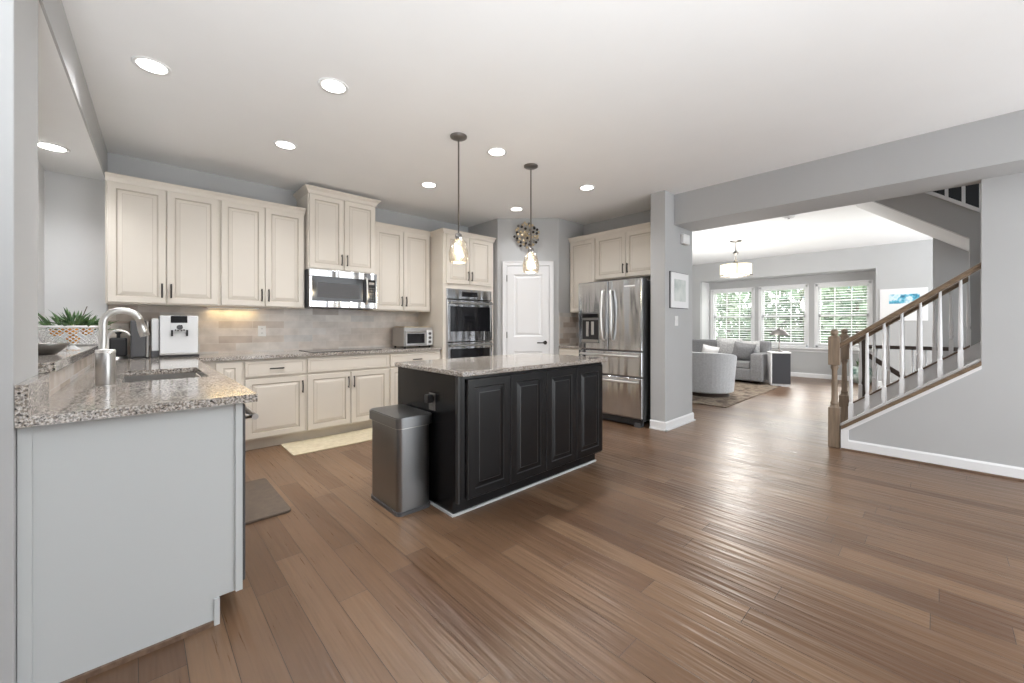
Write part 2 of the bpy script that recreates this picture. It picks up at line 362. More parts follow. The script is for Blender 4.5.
# living room walls
bayw = [(.98,1.95),(2.08,3.08),(3.19,4.22)]; WZ0, WZ1 = .70, 2.15
mb = MB()
mb.box(11.3,11.45,.6,4.5,0,WZ0,'wall'); mb.box(11.3,11.45,.6,4.5,WZ1,LH,'wall')
ys = [.6]+[v for p in bayw for v in p]+[4.5]
for i in range(0,len(ys),2): mb.box(11.3,11.45,ys[i],ys[i+1],WZ0,WZ1,'wall')
struct(mb.build('wall_bay'))
mb = MB(); mb.box(10.825,11.298,4.27,4.4,0,LH,'white_wall'); mb.box(10.825,11.298,.74,.87,0,LH,'wall'); mb.box(10.825,11.298,.87,4.27,2.345,2.5,'wall')  # left reveal coloured whiter to imitate the sunlight falling on it
struct(mb.build('wall_bay_sides'))
mb = MB(); mb.box(10.70,10.82,4.27,5.2,0,LH,'wall'); mb.box(10.70,10.82,-2.4,.87,0,LH,'wall'); mb.box(10.70,10.82,.87,4.27,2.34,LH,'wall')
struct(mb.build('wall_far'))
struct(BX('wall_living_left', 5.13,10.7, 5.06,5.2, 0,LH, 'wall'))
# stair core
def zu(y): return 2.586 + .76*(y-.097)
def zl(y): return 2.07 + .745*(y+.2)
mb = MB(); mb.prism([(.76,zl(.76)),(.76,LH+.2),(.3,LH+.2),(.3,zu(.3)),(-.9,zu(-.9)),(-.9,0),(-.2,0),(-.2,zl(-.2))], 6.05, 6.13, 'wall', 'x')
mb.prism([(.76,zl(.76)+.004),(-.42,zl(-.42)+.004),(-.42,zl(-.42)+.06),(.76,zl(.76)+.06)], 6.13, 7.05, 'white_wall', 'x')
struct(mb.build('wall_stair_core'))
struct(BX('wall_stair_back', 7.05,7.15, -2.4,.06, 0,5.2, 'wall'))
mb = MB(); mb.box(7.052,7.15,.062,1.0,LH+.02,5.2,'painted_dark'); mb.box(5.13,7.15,.622,.72,LH+.02,5.2,'painted_dark'); mb.box(5.5,7.15,-2.4,.72,5.1,5.2,'painted_dark'); mb.prism([(.62,zl(.62)+.065),(.62,5.1),(-2.4,5.1),(-2.4,zl(-.42)+.065),(-.42,zl(-.42)+.065)],6.95,7.045,'painted_dark','x')
mb.box(5.4,5.5,-2.4,.62,LH+.15,5.2,'painted_dark'); mb.box(6.13,7.05,-2.5,-2.4,2,5.2,'painted_dark')
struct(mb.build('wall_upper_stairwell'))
# baseboards
def bb(name, segs):
    mb = MB()
    for (x0,x1,y0,y1) in segs:
        mb.box(x0,x1,y0,y1,.0,.085,'trim'); 
        cx0,cx1,cy0,cy1 = x0,x1,y0,y1
        if x1-x0 > y1-y0: mb.frust((x0,x1,y0,y1),(x0,x1,y0+.008,y1),.085,.10,'trim')
        else: mb.frust((x0,x1,y0,y1),(x0+.008,x1,y0,y1),.085,.10,'trim')
    return struct(mb.build(name))
bb('baseboard_pillar', [(4.376,5.139,2.126,2.14),(4.376,4.39,2.14,2.32),(5.125,5.139,2.14,2.32)])
bb('baseboard_right', [(4.986,5.0,-2.4,.60)])
bb('baseboard_bay', [(11.285,11.3,.87,4.27)]); bb('baseboard_far', [(10.685,10.7,-2.4,.87),(10.685,10.7,4.27,5.06)])
bb('baseboard_stair_back', [(7.035,7.05,-.2,.06)])
mb = MB(); mb.box(4.97,4.982,-2.4,.655,0,.016,'tread'); mb.box(4.36,4.376,2.11,2.32,0,.014,'trim'); mb.box(4.36,5.155,2.11,2.126,0,.014,'trim')
struct(mb.build('trim_1'))
# sloping trim under the near stair cap and white end board
mb = MB(); mb.prism([(.655,.155+SL*.045),(.655,.115+SL*.045),(-.23,.115+SL*.945),(-.23,.155+SL*.945)], 4.985, 5.0, 'trim', 'x')
mb.box(4.983,5.0,.60,.658,.0,.19,'trim'); mb.box(5.001,5.10,.646,.658,0,.185,'trim')
struct(mb.build('trim_2'))
mb = MB(); mb.prism([(.30,zu(.30)),(.30,zu(.30)+.035),(-.9,zu(-.9)+.035),(-.9,zu(-.9))], 6.03, 6.15, 'trim', 'x')
struct(mb.build('trim_3'))
# bay window wall stool and casing
mb = MB(); mb.box(11.20,11.3,.87,4.27,WZ0-.045,WZ0-.01,'trim'); mb.box(11.275,11.3,.87,4.27,WZ0-.11,WZ0-.045,'trim')
struct(mb.build('trim_4', bevel=.004))
# backsplash tile
mb = MB(); mb.box(-.195,2.90,5.048,5.06,.914,1.40,'tile_x'); mb.box(1.33,2.10,5.048,5.06,1.4,1.83,'tile_x')
struct(mb.build('wall_tile_back'))
mb = MB(); mb.box(4.988,5.0,3.28,3.74,.914,1.385,'tile_y'); mb.box(4.42,4.988,3.728,3.74,.914,1.385,'tile_x')
struct(mb.build('wall_tile_side'))

# windows
for i, (y0, y1) in enumerate(bayw):
    mb = MB()
    for (a,b,c,d) in ((y0,y0+.05,WZ0,WZ1),(y1-.05,y1,WZ0,WZ1),(y0,y1,WZ1-.05,WZ1),(y0,y1,WZ0,WZ0+.05)): mb.box(11.31,11.43,a,b,c,d,'trim')
    mb.box(11.29,11.302,y0-.012,y0+.01,WZ0,WZ1+.012,'trim'); mb.box(11.29,11.302,y1-.01,y1+.012,WZ0,WZ1+.012,'trim'); mb.box(11.29,11.302,y0-.012,y1+.012,WZ1-.01,WZ1+.014,'trim')
    wn = struct(mb.build('window_%d' % (i+1), bevel=.003))
    zm = (WZ0+WZ1)/2
    for k, (a, b, xx) in enumerate(((WZ0+.05, zm+.02, 11.36),(zm-.02, WZ1-.05, 11.39))):
        s = MB(); ya, yb = y0+.05, y1-.05
        s.box(xx,xx+.03,ya,ya+.04,a,b,'trim'); s.box(xx,xx+.03,yb-.04,yb,a,b,'trim'); s.box(xx,xx+.03,ya,yb,a,a+.045,'trim'); s.box(xx,xx+.03,ya,yb,b-.045,b,'trim')
        for q in (1,2): yy = ya+(yb-ya)*q/3; s.box(xx+.005,xx+.025,yy-.009,yy+.009,a,b,'trim')
        s.box(xx+.005,xx+.025,ya,yb,(a+b)/2-.009,(a+b)/2+.009,'trim')
        so = s.build('sash', wn)
        MB().box(xx+.012,xx+.016,ya+.03,yb-.03,a+.03,b-.03,'glass').build('pane', so)
    # venetian blind: half-open slats
    bl = thing('window_blind', ['white slatted blind in the bay window nearest the stair', 'white slatted blind in the middle bay window behind the lamp', 'white slatted blind in the bay window behind the sofa'][i], 'blind', (11.335,(y0+y1)/2,WZ0), 0, 'blinds in the bay windows')
    W2 = (y1-y0)/2-.055
    MB().box(-.025,.025,-W2,W2,1.36,1.40,'slat').build('head_rail', bl)
    s = MB(); n = 22
    for q in range(n):
        z = .10 + q*(1.25/n); s.add([(-.02,-W2,z-.0045),(-.02,W2,z-.0045),(.02,W2,z+.0030),(.02,-W2,z+.0030),(-.02,-W2,z-.0025),(-.02,W2,z-.0025),(.02,W2,z+.0050),(.02,-W2,z+.0050)],
              [(0,1,2,3),(7,6,5,4),(0,4,5,1),(1,5,6,2),(2,6,7,3),(3,7,4,0)], 'slat')
    s.build('slats', bl)
    MB().box(-.022,.022,-W2,W2,.062,.082,'slat').build('bottom_rail', bl)

# pantry door
dr = thing('door_1', 'white two panel pantry door on the angled wall', 'door', (4.10-.0,4.05,0), -PI/4); dr['kind'] = 'structure'; del dr['category']
def rail_prof(k): return [(0,0,k),(0,-.035,k)]
s = MB(); s.box(-.36,-.305,-.03,0,0,2.06,'trim'); s.box(.305,.36,-.03,0,0,2.06,'trim'); s.box(-.36,.36,-.03,0,2.06,2.115,'trim')
s.box(-.365,-.352,-.038,0,0,2.12,'trim'); s.box(.352,.365,-.038,0,0,2.12,'trim'); s.box(-.365,.365,-.038,0,2.107,2.12,'trim'); s.build('casing', dr, .002)
s = MB(); s.box(-.30,.30,-.012,0,.01,2.05,'trim')
s.box(-.30,-.205,-.024,-.012,.01,2.05,'trim'); s.box(.205,.30,-.024,-.012,.01,2.05,'trim'); s.box(-.205,.205,-.024,-.012,1.93,2.05,'trim'); s.box(-.205,.205,-.024,-.012,.83,1.04,'trim'); s.box(-.205,.205,-.024,-.012,.01,.20,'trim')
s.build('door_slab', dr)
for (a,b) in ((1.04,1.93),(.20,.83)):
    MB().panel(-.205,.205,a,b,-.0125,[(0,0,'trim'),(.0,-.011,'trim'),(.018,-.001,'trim'),(.03,-.001,'trim'),(.055,-.009,'trim')]).build('raised_panel', dr)
s = MB(); s.lathe([(.028,-.034),(.028,-.024)],'bronze',(.245,.955),20,'y'); s.tube([(.245,-.03,.955),(.245,-.07,.955),(.235,-.078,.955),(.13,-.078,.955)],.009,'bronze'); s.build('lever_handle', dr)
for z in (.25,1.02,1.83): MB().box(-.308,-.297,-.04,-.02,z,z+.09,'bronze').build('hinge', dr)

# ================================================================== cabinets
CP = [(0,0,'cream'),(0,-.017,'cream'),(.003,-.021,'cream'),(.052,-.021,'cream'),(.056,-.013,'glaze'),(.063,-.013,'glaze'),(.088,-.020,'cream'),(.091,-.020,'glaze'),(.0925,-.0205,'cream')]
DP = [(0,0,'cream'),(0,-.017,'cream'),(.003,-.021,'cream'),(.022,-.021,'cream'),(.025,-.018,'glaze'),(.027,-.020,'cream')]
BP = [(0,0,'black_cab'),(0,-.017,'black_worn'),(.004,-.021,'black_worn'),(.055,-.021,'black_cab'),(.06,-.012,'black_worn'),(.066,-.012,'black_cab'),(.090,-.019,'black_cab'),(.094,-.020,'black_worn'),(.096,-.0205,'black_cab')]
def pull(parent, x, z, vert=True, y=-.021, L=.125):
    s = MB(); h = L/2
    if vert: s.tube([(x,y,z-h*.8),(x,y-.02,z-h*.8)],.005,'bronze',8).tube([(x,y,z+h*.8),(x,y-.02,z+h*.8)],.005,'bronze',8).tube([(x,y-.022,z-h),(x,y-.027,z-h*.5),(x,y-.028,z),(x,y-.027,z+h*.5),(x,y-.022,z+h)],.0065,'bronze',8)
    else: s.tube([(x-h*.8,y,z),(x-h*.8,y-.02,z)],.005,'bronze',8).tube([(x+h*.8,y,z),(x+h*.8,y-.02,z)],.005,'bronze',8).tube([(x-h,y-.022,z),(x-h*.5,y-.027,z),(x,y-.028,z),(x+h*.5,y-.027,z),(x+h,y-.022,z)],.0065,'bronze',8)
    return s.build('handle', parent)
def cabinet(label, loc, rot, w, d, h, doors=(), drawers=(), crown=None, toe=0, k='cream', name='wall_cabinet', cat='cabinet', group=None, prof=CP, crown_h=.05, body=True):
    t = thing(name, label, cat, loc, rot, group)
    s = MB()
    if body:
        s.box(0,w,0,d,toe,h,k)
        if toe: s.box(0,w,.07,d,0,toe,k)
    s.build('body', t, .0015)
    for dd in doors:
        x0,x1,z0,z1 = dd[:4]
        D = MB().panel(x0,x1,z0,z1,0,prof).build('door', t)
        if len(dd) > 4 and dd[4]:
            hx = x1-.028 if dd[4][0] == 'r' else x0+.028
            hz = z0+.11 if dd[4][1] == 'b' else z1-.11
            pull(D, hx, hz)
    for (x0,x1,z0,z1,ph) in drawers:
        D = MB().panel(x0,x1,z0,z1,0,DP).build('drawer', t)
        if ph: pull(D, (x0+x1)/2, (z0+z1)/2, False)
    if crown:
        l, r, f = crown; s = MB()
        s.frust((0,w,-.021,d),(-l*.35,w+r*.35,-.021-f*.35,d),h-.012,h+crown_h*.35,'cream')
        s.frust((-l*.35,w+r*.35,-.021-f*.35,d),(-l,w+r,-.021-f,d),h+crown_h*.35,h+crown_h*.8,'cream')
        s.box(-l-.002*(l>0),w+r+.002*(r>0),-.023-f,d,h+crown_h*.8,h+crown_h,'cream')
        s.build('crown_molding', t)
    return t
YF = 4.73
def two(w,z0,z1,g=.003,m=.012): return [(m,w/2-g,z0,z1,'rb'),(w/2+g,w-m,z0,z1,'lb')]
cabinet('cream double-door wall cabinet at the left end, above the faucet', (-.20,YF,1.385), 0, .77, .33, 1.03, two(.77,.012,1.018), crown=(0,0,.028), group=None)
cabinet('cream double-door wall cabinet right of the leftmost one, beside the microwave', (.57,YF,1.385), 0, .755, .33, 1.03, two(.755,.012,1.018), crown=(0,0,.028))
cabinet('taller cream double-door cabinet above the microwave, reaching nearly to the ceiling', (1.335,4.65,1.815), 0, .755, .41, .825, two(.755,.012,.81), crown=(.04,.04,.04), crown_h=.06)
cabinet('cream double-door wall cabinet between the microwave and the ovens', (2.10,YF,1.385), 0, .79, .33, 1.03, two(.79,.012,1.018), crown=(0,0,.028))
# oven tower
tw = cabinet('tall cream oven cabinet beside the pantry corner', (2.90,4.42,0), 0, .86, .64, 2.41, [(.045,.415,1.76,2.395,'rb'),(.421,.80,1.76,2.395,'lb')], [(.045,.80,.13,.38,True)], crown=(.035,.01,.03), toe=.1, name='oven_cabinet')
# base cabinets on the back wall
YB = 4.47
cabinet('narrow cream base cabinet in the corner behind the sink', (.36,YB,0), 0, .36, .57, .88, [(.15,.35,.12,.86,None)], toe=.1, name='base_cabinet')
cabinet('cream base cabinet with one drawer and one door, left of the cooktop', (.72,YB,0), 0, .545, .57, .88, [(.012,.533,.12,.69,'rt')], [(.012,.533,.71,.855,True)], toe=.1, name='base_cabinet')
cabinet('cream base cabinet under the cooktop with a plain front over two doors', (1.265,YB,0), 0, .91, .57, .88, [(.012,.452,.12,.69,'rt'),(.458,.898,.12,.69,'lt')], [(.012,.898,.71,.855,False)], toe=.1, name='base_cabinet')
cabinet('cream base cabinet with a drawer beneath the toaster oven', (2.175,YB,0), 0, .72, .57, .88, [(.012,.357,.12,.69,'rt'),(.363,.708,.12,.69,'lt')], [(.012,.708,.71,.855,True)], toe=.1, name='base_cabinet')
# fridge-side cabinets (face -X)
cabinet('cream single-door wall cabinet left of the refrigerator, hanging lower', (4.67,3.735,1.385), -PI/2, .455, .32, 1.045, [(.012,.443,.012,1.03,None)], crown=(0,0,.03))
cabinet('cream double-door cabinet above the refrigerator', (4.67,3.28,1.825), -PI/2, .955, .32, .605, two(.955,.012,.592), crown=(0,0,.03))
cabinet('cream base cabinet with drawer between the refrigerator and pantry wall', (4.42,3.73,0), -PI/2, .42, .56, .88, [(.012,.408,.12,.69,'rt')], [(.012,.408,.71,.855,True)], toe=.1, name='base_cabinet')
# island
isl = cabinet('black kitchen island cabinet with four raised panel doors', (1.46,2.02,0), 0, 1.50, .80, .885,
   [(.035+i*.364,.035+i*.364+.358,.115,.865,None) for i in range(4)], toe=.1, k='black_cab', name='kitchen_island', cat='island', prof=BP)
MB().prism([(0,.1),(.07,.1),(.07,0),(.80,0),(.80,.885),(0,.885)],-.014,-.0005,'black_cab','x').build('end_panel', isl)
s = MB(); s.box(-.014,1.50,.056,.069,0,.014,'panel'); s.box(-.026,-.0145,.06,.80,0,.014,'panel'); s.build('base_shoe', isl)
s = MB(); s.box(-.024,-.0145,.0,.03,.10,.885,'black_worn'); s.build('corner_post', isl)
# counters
tag(MB().box(1.435,2.985,1.975,2.86,.886,.918,'granite').build('island_countertop', bevel=.006), 'speckled granite slab on top of the black island', 'countertop')
# main L counter with sink cut-out, built from pieces forming one mesh
SX0,SX1,SY0,SY1 = -.06,.29,2.80,3.48
s = MB(); z0,z1 = .882,.914
for b in ((-.262,SX0,1.95,5.045),(SX1,.365,1.95,4.43),(SX0,SX1,1.95,SY0),(SX0,SX1,SY1,5.045),(SX1,.365,4.43,5.045),(.365,2.898,4.43,5.045)): s.box(*b,z0,z1,'granite')
s.box(-.279,-.252,1.95,2.36,.914,1.015,'granite'); s.box(-.279,-.262,1.95,5.04,z0,.914,'granite')
tag(s.build('kitchen_countertop'), 'long L-shaped speckled granite counter with the sink, along the back wall', 'countertop')
s = MB(); s.prism([(-.235,2.362),(-.195,5.045),(-.563,5.045),(-.563,2.362)],1.016,1.056,'granite'); tag(s.build('bar_countertop', bevel=.005), 'raised granite bar ledge at the left carrying the greenery basket', 'countertop')
tag(MB().box(4.395,4.986,3.30,3.726,.882,.914,'granite').build('side_countertop', bevel=.004), 'short granite counter between refrigerator and pantry wall', 'countertop')
# peninsula
pen = thing('peninsula_cabinet', 'peninsula cabinet with pale grey end panel under the nearest granite counter', 'cabinet', (-.26,1.99,0))
MB().prism([(-.018,0),(.50,0),(.50,.105),(.575,.105),(.575,.88),(-.018,.88)],0,.018,'panel','y').build('end_panel', pen, .001)
for b_ in ((.553,.577,-.012,.0,.105,.88),(.482,.50,-.012,0,0,.104),(-.018,.012,-.010,0,0,.88)): MB().box(*b_,'panel').build('edge_stile', pen)
s = MB(); s.box(.03,.545,.66,1.62,.1,.66,'cream'); s.box(.545,.565,.66,1.62,.1,.875,'cream'); s.box(.03,.49,.03,2.40,.0,.098,'dark_grey'); s.box(.03,.565,1.621,2.44,.1,.875,'cream'); s.build('body', pen)
MB().box(.012,.48,-.012,.0,0,.018,'tread').build('base_shoe', pen)
MB().panel(.01,.40,.12,.70,0,CP).build('door', pen, loc=(.566,1.63,0), rot=PI/2); MB().panel(.01,.40,.72,.86,0,DP).build('drawer', pen, loc=(.566,1.63,0), rot=PI/2)
for k in range(2): 
    D = MB().panel(.01,.42,.12,.70,0,CP).build('door', pen, loc=(.566,.72+k*.43,0), rot=PI/2); pull(D, .39 if k==0 else .04, .6)
D = MB().panel(.01,.86,.72,.86,0,DP).build('drawer', pen, loc=(.566,.72,0), rot=PI/2)
# dishwasher
dw = thing('dishwasher', 'dark dishwasher in the peninsula, only edge and steel handle showing', 'dishwasher', (.30,2.03,0))
MB().box(-.5,.0,.0,.59,.11,.86,'dark_grey').build('tub', dw); MB().box(.002,.035,-.005,.59,.115,.865,'dark_grey').build('door', dw, .004)
MB().tube([(.033,.05,.80),(.075,.05,.80)],.009,'steel_plain').tube([(.033,.54,.80),(.075,.54,.80)],.009,'steel_plain').tube([(.075,.02,.80),(.075,.57,.80)],.013,'steel_plain').build('handle', dw)

# sink and faucets
sk = thing('kitchen_sink', 'stainless undermount sink set in the granite counter', 'sink', ((SX0+SX1)/2,(SY0+SY1)/2,.70))
a,b_ = (SX1-SX0)/2+.006,(SY1-SY0)/2+.006
s = MB(); s.box(-a,a,-b_,b_,0,.004,'steel_plain'); s.box(-a,-a+.004,-b_,b_,0,.18,'steel_plain'); s.box(a-.004,a,-b_,b_,0,.18,'steel_plain'); s.box(-a,a,-b_,-b_+.004,0,.18,'steel_plain'); s.box(-a,a,b_-.004,b_,0,.18,'steel_plain'); s.build('bowl', sk)
MB().lathe([(.042,.005),(.042,.008),(.02,.0085)],'chrome').build('drain', sk)
def arc(x0,z0,r,x_,n=14,a0=PI,a1=0): return [(x0+r+r*math.cos(a0+(a1-a0)*i/n), x_, z0+r*math.sin(a0+(a1-a0)*i/n)) for i in range(n+1)]
fc = thing('kitchen_faucet', 'tall brushed nickel gooseneck faucet beside the sink', 'faucet', (-.14,3.12,.914))
MB().lathe([(.03,0),(.03,.008),(.024,.02),(.022,.10),(.016,.11)],'chrome').build('base', fc)
MB().tube([(0,0,.10),(0,0,.20),(0,0,.29)]+arc(0,.295,.075,0,14,PI,.25),.018,'chrome',12).build('neck', fc)
MB().tube([(.147,0,.315),(.158,0,.265),(.170,0,.225)],[.016,.022,.023],'chrome',12).build('spray_head', fc)
MB().tube([(0,.02,.07),(0,.045,.08),(-.01,.06,.14)],[.01,.008,.006],'chrome').build('lever', fc)
ff = thing('filter_faucet', 'slim curved water filter faucet behind the main faucet', 'faucet', (-.135,3.42,.914))
MB().lathe([(.02,0),(.02,.006),(.013,.02),(.011,.06)],'chrome').build('base', ff)
MB().tube([(0,0,.05),(0,0,.15),(0,0,.20)]+arc(0,.205,.05,0,12,PI,.35),.0075,'chrome',10).build('spout', ff)
MB().tube([(.0,0,.055),(.03,0,.075),(.045,0,.078)],.005,'chrome').build('lever', ff)
cn = thing('steel_canister', 'brushed steel cylinder canister in front of the faucet', 'canister', (-.115,2.735,.914))
MB().lathe([(.034,0),(.035,.004),(.035,.158),(.033,.163)],'steel_plain',n=32).build('body', cn)
MB().lathe([(.0355,.155),(.0355,.167),(.032,.171),(.0,.172)],'chrome',n=32).build('lid', cn)
# coffee machine
cm = thing('coffee_machine', 'white bean-to-cup coffee machine on the back counter', 'coffee machine', (.275,4.72,.914))
s = MB(); s.box(-.135,.135,.0,.31,.02,.375,'silver_plastic'); s.build('housing', cm, .008)
MB().box(-.14,.14,-.03,.31,.0,.018,'black').build('foot', cm, .003)
MB().box(-.13,.13,-.035,.0,.02,.04,'steel_plain').build('drip_tray', cm, .004)
MB().box(-.062,.055,-.006,0,.31,.372,'black_glass').build('display', cm, .002)
s = MB(); s.box(-.062,.055,-.012,0,.225,.305,'silver_plastic'); s.lathe([(.022,-.022),(.022,-.012)],'dark_grey',(.0,.27),20,'y'); s.build('control_block', cm)
for (px,pz) in ((-.03,.245),(-.012,.24),(.012,.24),(.03,.245),(.012,.285)): MB().lathe([(.006,-.034),(.006,-.012)],'black',(px,pz),10,'y').build('button', cm)
for px in (-.06,.045): MB().box(px,px+.014,-.02,0,.19,.245,'black').build('nozzle', cm)
gc = thing('milk_container', 'pale frosted container with dark foot left of the coffee machine', 'container', (.112,4.76,.914))
MB().box(-.026,.024,0,.12,.06,.34,'silver_plastic').build('body', gc, .006); MB().box(-.028,.026,-.004,.12,0,.06,'dark_grey').build('base', gc, .003); MB().box(-.02,.02,.01,.1,.34,.352,'chrome').build('lid', gc, .002)
tb = thing('bread_toaster', 'dark grey upright toaster with steel side left of the coffee machine', 'toaster', (.005,4.74,.914))
MB().box(-.055,.045,0,.28,.01,.33,'dark_grey').build('body', tb, .01); MB().box(.046,.062,.002,.28,.01,.32,'steel_plain').build('side_panel', tb, .004); MB().box(-.05,.05,.01,.27,0,.01,'black').build('foot', tb)
bo = thing('coffee_grinder', 'small black countertop grinder with knob behind the faucets', 'grinder', (-.125,4.86,.914))
MB().box(-.055,.055,-.06,.06,.02,.18,'black').build('body', bo, .012); MB().lathe([(.012,.18),(.012,.21),(.022,.22),(.022,.24),(.01,.25)],'black',n=16).build('knob', bo); MB().lathe([(.06,0),(.06,.02)],'steel_plain').build('base', bo)
# outlets
def plate(label, loc, rot, k='white_plastic', kind='outlet', name='wall_outlet', w=.075, grp=None):
    t = thing(name, label, kind, loc, rot, grp); MB().box(-w/2,w/2,-.006,0,-.058,.058,k).build('plate', t, .002)
    if kind == 'outlet':
        for z in (-.024,.024):
            s = MB(); s.lathe([(.016,-.009),(.016,-.006)],k,(0,z),16,'y'); s.box(-.007,-.004,-.0095,-.009,z-.004,z+.006,'dark_grey'); s.box(.004,.007,-.0095,-.009,z-.004,z+.006,'dark_grey'); s.build('socket', t)
    else:
        for q in range(int(round(w/.046))-0 if w > .08 else 1):
            xx = -w/4+q*w/2 if w > .08 else 0
            MB().box(xx-.012,xx+.012,-.010,-.006,-.033,.033,k).build('rocker', t, .001)
    return t
plate('white outlet on the tile backsplash between coffee machine and cooktop', (.985,5.048,1.14), 0)
plate('beige outlet on the backsplash behind the black grinder', (-.12,5.048,1.16), 0, 'cream', w=.115)
t = plate('dark outlet with a black plug on the island end panel above the trash can', (1.446,2.33,.69), -PI/2, 'pewter')
MB().box(-.022,.022,-.05,-.01,-.005,.05,'black').build('plug', t, .004)
plate('white double light switch on the pillar below the picture', (4.67,2.14,1.255), 0, kind='light switch', name='light_switch', w=.081)
t = thing('door_chime', 'small white chime box high on the pillar', 'chime', (4.855,2.14,2.245)); MB().box(-.085,.085,-.05,0,-.06,.06,'white_plastic').build('case', t, .012); MB().box(-.06,.06,-.054,-.05,-.04,-.035,'trim').box(-.06,.06,-.054,-.05,-.025,-.02,'trim').build('grille', t)
t = thing('framed_print', 'pale print in a thin dark frame on the pillar', 'picture', (4.73,2.14,1.617))
MB().box(-.24,.24,-.012,0,-.215,.215,'dark_grey').build('frame', t, .002); MB().box(-.23,.234,-.02,-.012,-.207,.207,'trim').build('mat_board', t); MB().box(-.15,.15,-.022,-.02,-.13,.13,'art_pale').build('print', t)

# microwave
mw = thing('microwave', 'stainless over-the-range microwave under the tallest cabinet', 'microwave', (1.335,4.62,1.40))
MB().box(0,.755,.02,.42,.0,.412,'dark_grey').build('case', mw, .003)
s = MB(); s.box(0,.755,-.02,.02,.335,.412,'steel'); s.box(0,.755,-.02,.02,0,.07,'steel'); s.box(0,.03,-.02,.02,.07,.335,'steel'); s.box(.735,.755,-.02,.02,.07,.335,'steel'); s.build('front_frame', mw, .004)
MB().box(.03,.60,-.018,.02,.07,.335,'black_glass').build('door', mw); MB().box(.085,.54,-.0195,-.018,.105,.27,'dark_grey').build('door_window', mw)
MB().box(.64,.735,-.018,.02,.07,.335,'black_glass').build('control_panel', mw)
s = MB()
for r_ in range(6):
    for c_ in range(3): s.box(.655+c_*.024,.672+c_*.024,-.0195,-.018,.09+r_*.028,.105+r_*.028,'dark_grey')
s.box(.655,.72,-.0195,-.018,.28,.31,'pewter'); s.build('keypad', mw)
MB().tube([(.615,-.02,.055),(.615,-.055,.065),(.615,-.06,.11),(.615,-.062,.2),(.615,-.06,.3),(.615,-.055,.345),(.615,-.02,.355)],.012,'chrome').build('handle', mw)
MB().lathe([(.014,-.022),(.014,-.02)],'chrome',(.37,.375),20,'y').build('badge', mw)
# wall ovens
ov = thing('double_wall_oven', 'stainless double wall oven in the tall cabinet', 'oven', (2.945,4.42,.42))
MB().box(.0,.76,.0,.5,0,1.27,'dark_grey').build('case', ov)
s = MB(); s.box(0,.76,-.025,0,1.135,1.265,'steel'); s.build('control_panel', ov, .003); MB().box(.24,.50,-.027,-.025,1.17,1.235,'black_glass').build('display', ov)
for z0_ in (.565,-.0):
    D = MB().box(0,.76,-.04,0,z0_+.0,z0_+.555,'steel').build('oven_door', ov, .004)
    zz0 = z0_+.135
    MB().box(.045,.715,-.042,-.04,zz0,z0_+.47,'black_glass').build('door_window', D)
    MB().tube([(.06,-.04,z0_+.515),(.06,-.085,z0_+.515)],.009,'chrome').tube([(.70,-.04,z0_+.515),(.70,-.085,z0_+.515)],.009,'chrome').tube([(.03,-.085,z0_+.515),(.73,-.085,z0_+.515)],.014,'chrome').build('handle', D)
MB().box(.365,.395,-.042,-.04,.62,.65,'chrome').build('badge', ov)
# cooktop
ct = thing('glass_cooktop', 'black glass cooktop set flush in the back counter', 'cooktop', (1.34,4.50,.914)); MB().box(0,.76,0,.50,0,.006,'black_glass').build('glass_top', ct, .002)
s = MB()
for (x,y,r_) in ((.2,.14,.08),(.2,.37,.07),(.56,.14,.09),(.56,.37,.07)):
    for rr in (r_,): s.lathe([(rr,.0062),(rr+.003,.0064),(rr+.003,.0062)],'pewter',(x,y),28,cap=False)
s.build('burner_rings', ct)
# toaster oven
to = thing('toaster_oven', 'silver countertop toaster oven beside the tall oven cabinet', 'toaster oven', (2.465,4.64,.914))
MB().box(0,.42,.01,.33,.015,.262,'steel_plain').build('shell', to, .01)
MB().box(.015,.315,-.006,.01,.03,.215,'steel_plain').build('door', to, .002); MB().box(.04,.29,-.008,-.006,.055,.18,'black_glass').build('door_window', to); MB().tube([(.03,-.03,.20),(.30,-.03,.20)],.007,'chrome').tube([(.05,-.03,.2),(.05,0,.2)],.004,'chrome').tube([(.28,-.03,.2),(.28,0,.2)],.004,'chrome').build('handle', to)
MB().box(.325,.412,-.004,.01,.03,.225,'silver_plastic').build('control_panel', to)
for z in (.07,.125,.18): MB().lathe([(.018,-.018),(.018,-.004)],'dark_grey',(.368,z),16,'y').build('knob', to)
for (x,y) in ((.03,.04),(.39,.04),(.03,.3),(.39,.3)): MB().lathe([(.012,0),(.012,.015)],'black',(x,y),10).build('foot', to)
MB().box(.02,.40,.03,.30,.262,.272,'gold').build('tray_rest', to, .002)
# refrigerator: faces -X; local front -y
fr = thing('refrigerator', 'stainless french door refrigerator beside the pillar', 'refrigerator', (4.33,3.285,0), -PI/2)
MB().box(.01,.905,.0,.62,.06,1.74,'fridge_side').build('case', fr, .004)
s = MB(); 
def fdoor(name, x0,x1,z0,z1): return MB().box(x0,x1,-.055,-.004,z0,z1,'steel').build(name, fr, .012, seg=3)
L_ = fdoor('left_door', 0,.457,.895,1.76); R_ = fdoor('right_door', .463,.92,.895,1.76); D1 = fdoor('middle_drawer', 0,.92,.59,.885); D2 = fdoor('freezer_drawer', 0,.92,.10,.58)
for (D,x) in ((L_,.405),(R_,.515)):
    dx = .02 if x < .46 else -.02
    MB().tube([(x-dx*0,-.055,1.02),(x-dx*.2,-.09,1.03),(x-dx*.6,-.10,1.15),(x-dx*.9,-.103,1.33),(x-dx*.6,-.10,1.5),(x-dx*.2,-.09,1.63),(x,-.055,1.64)],.013,'chrome').build('handle', D)
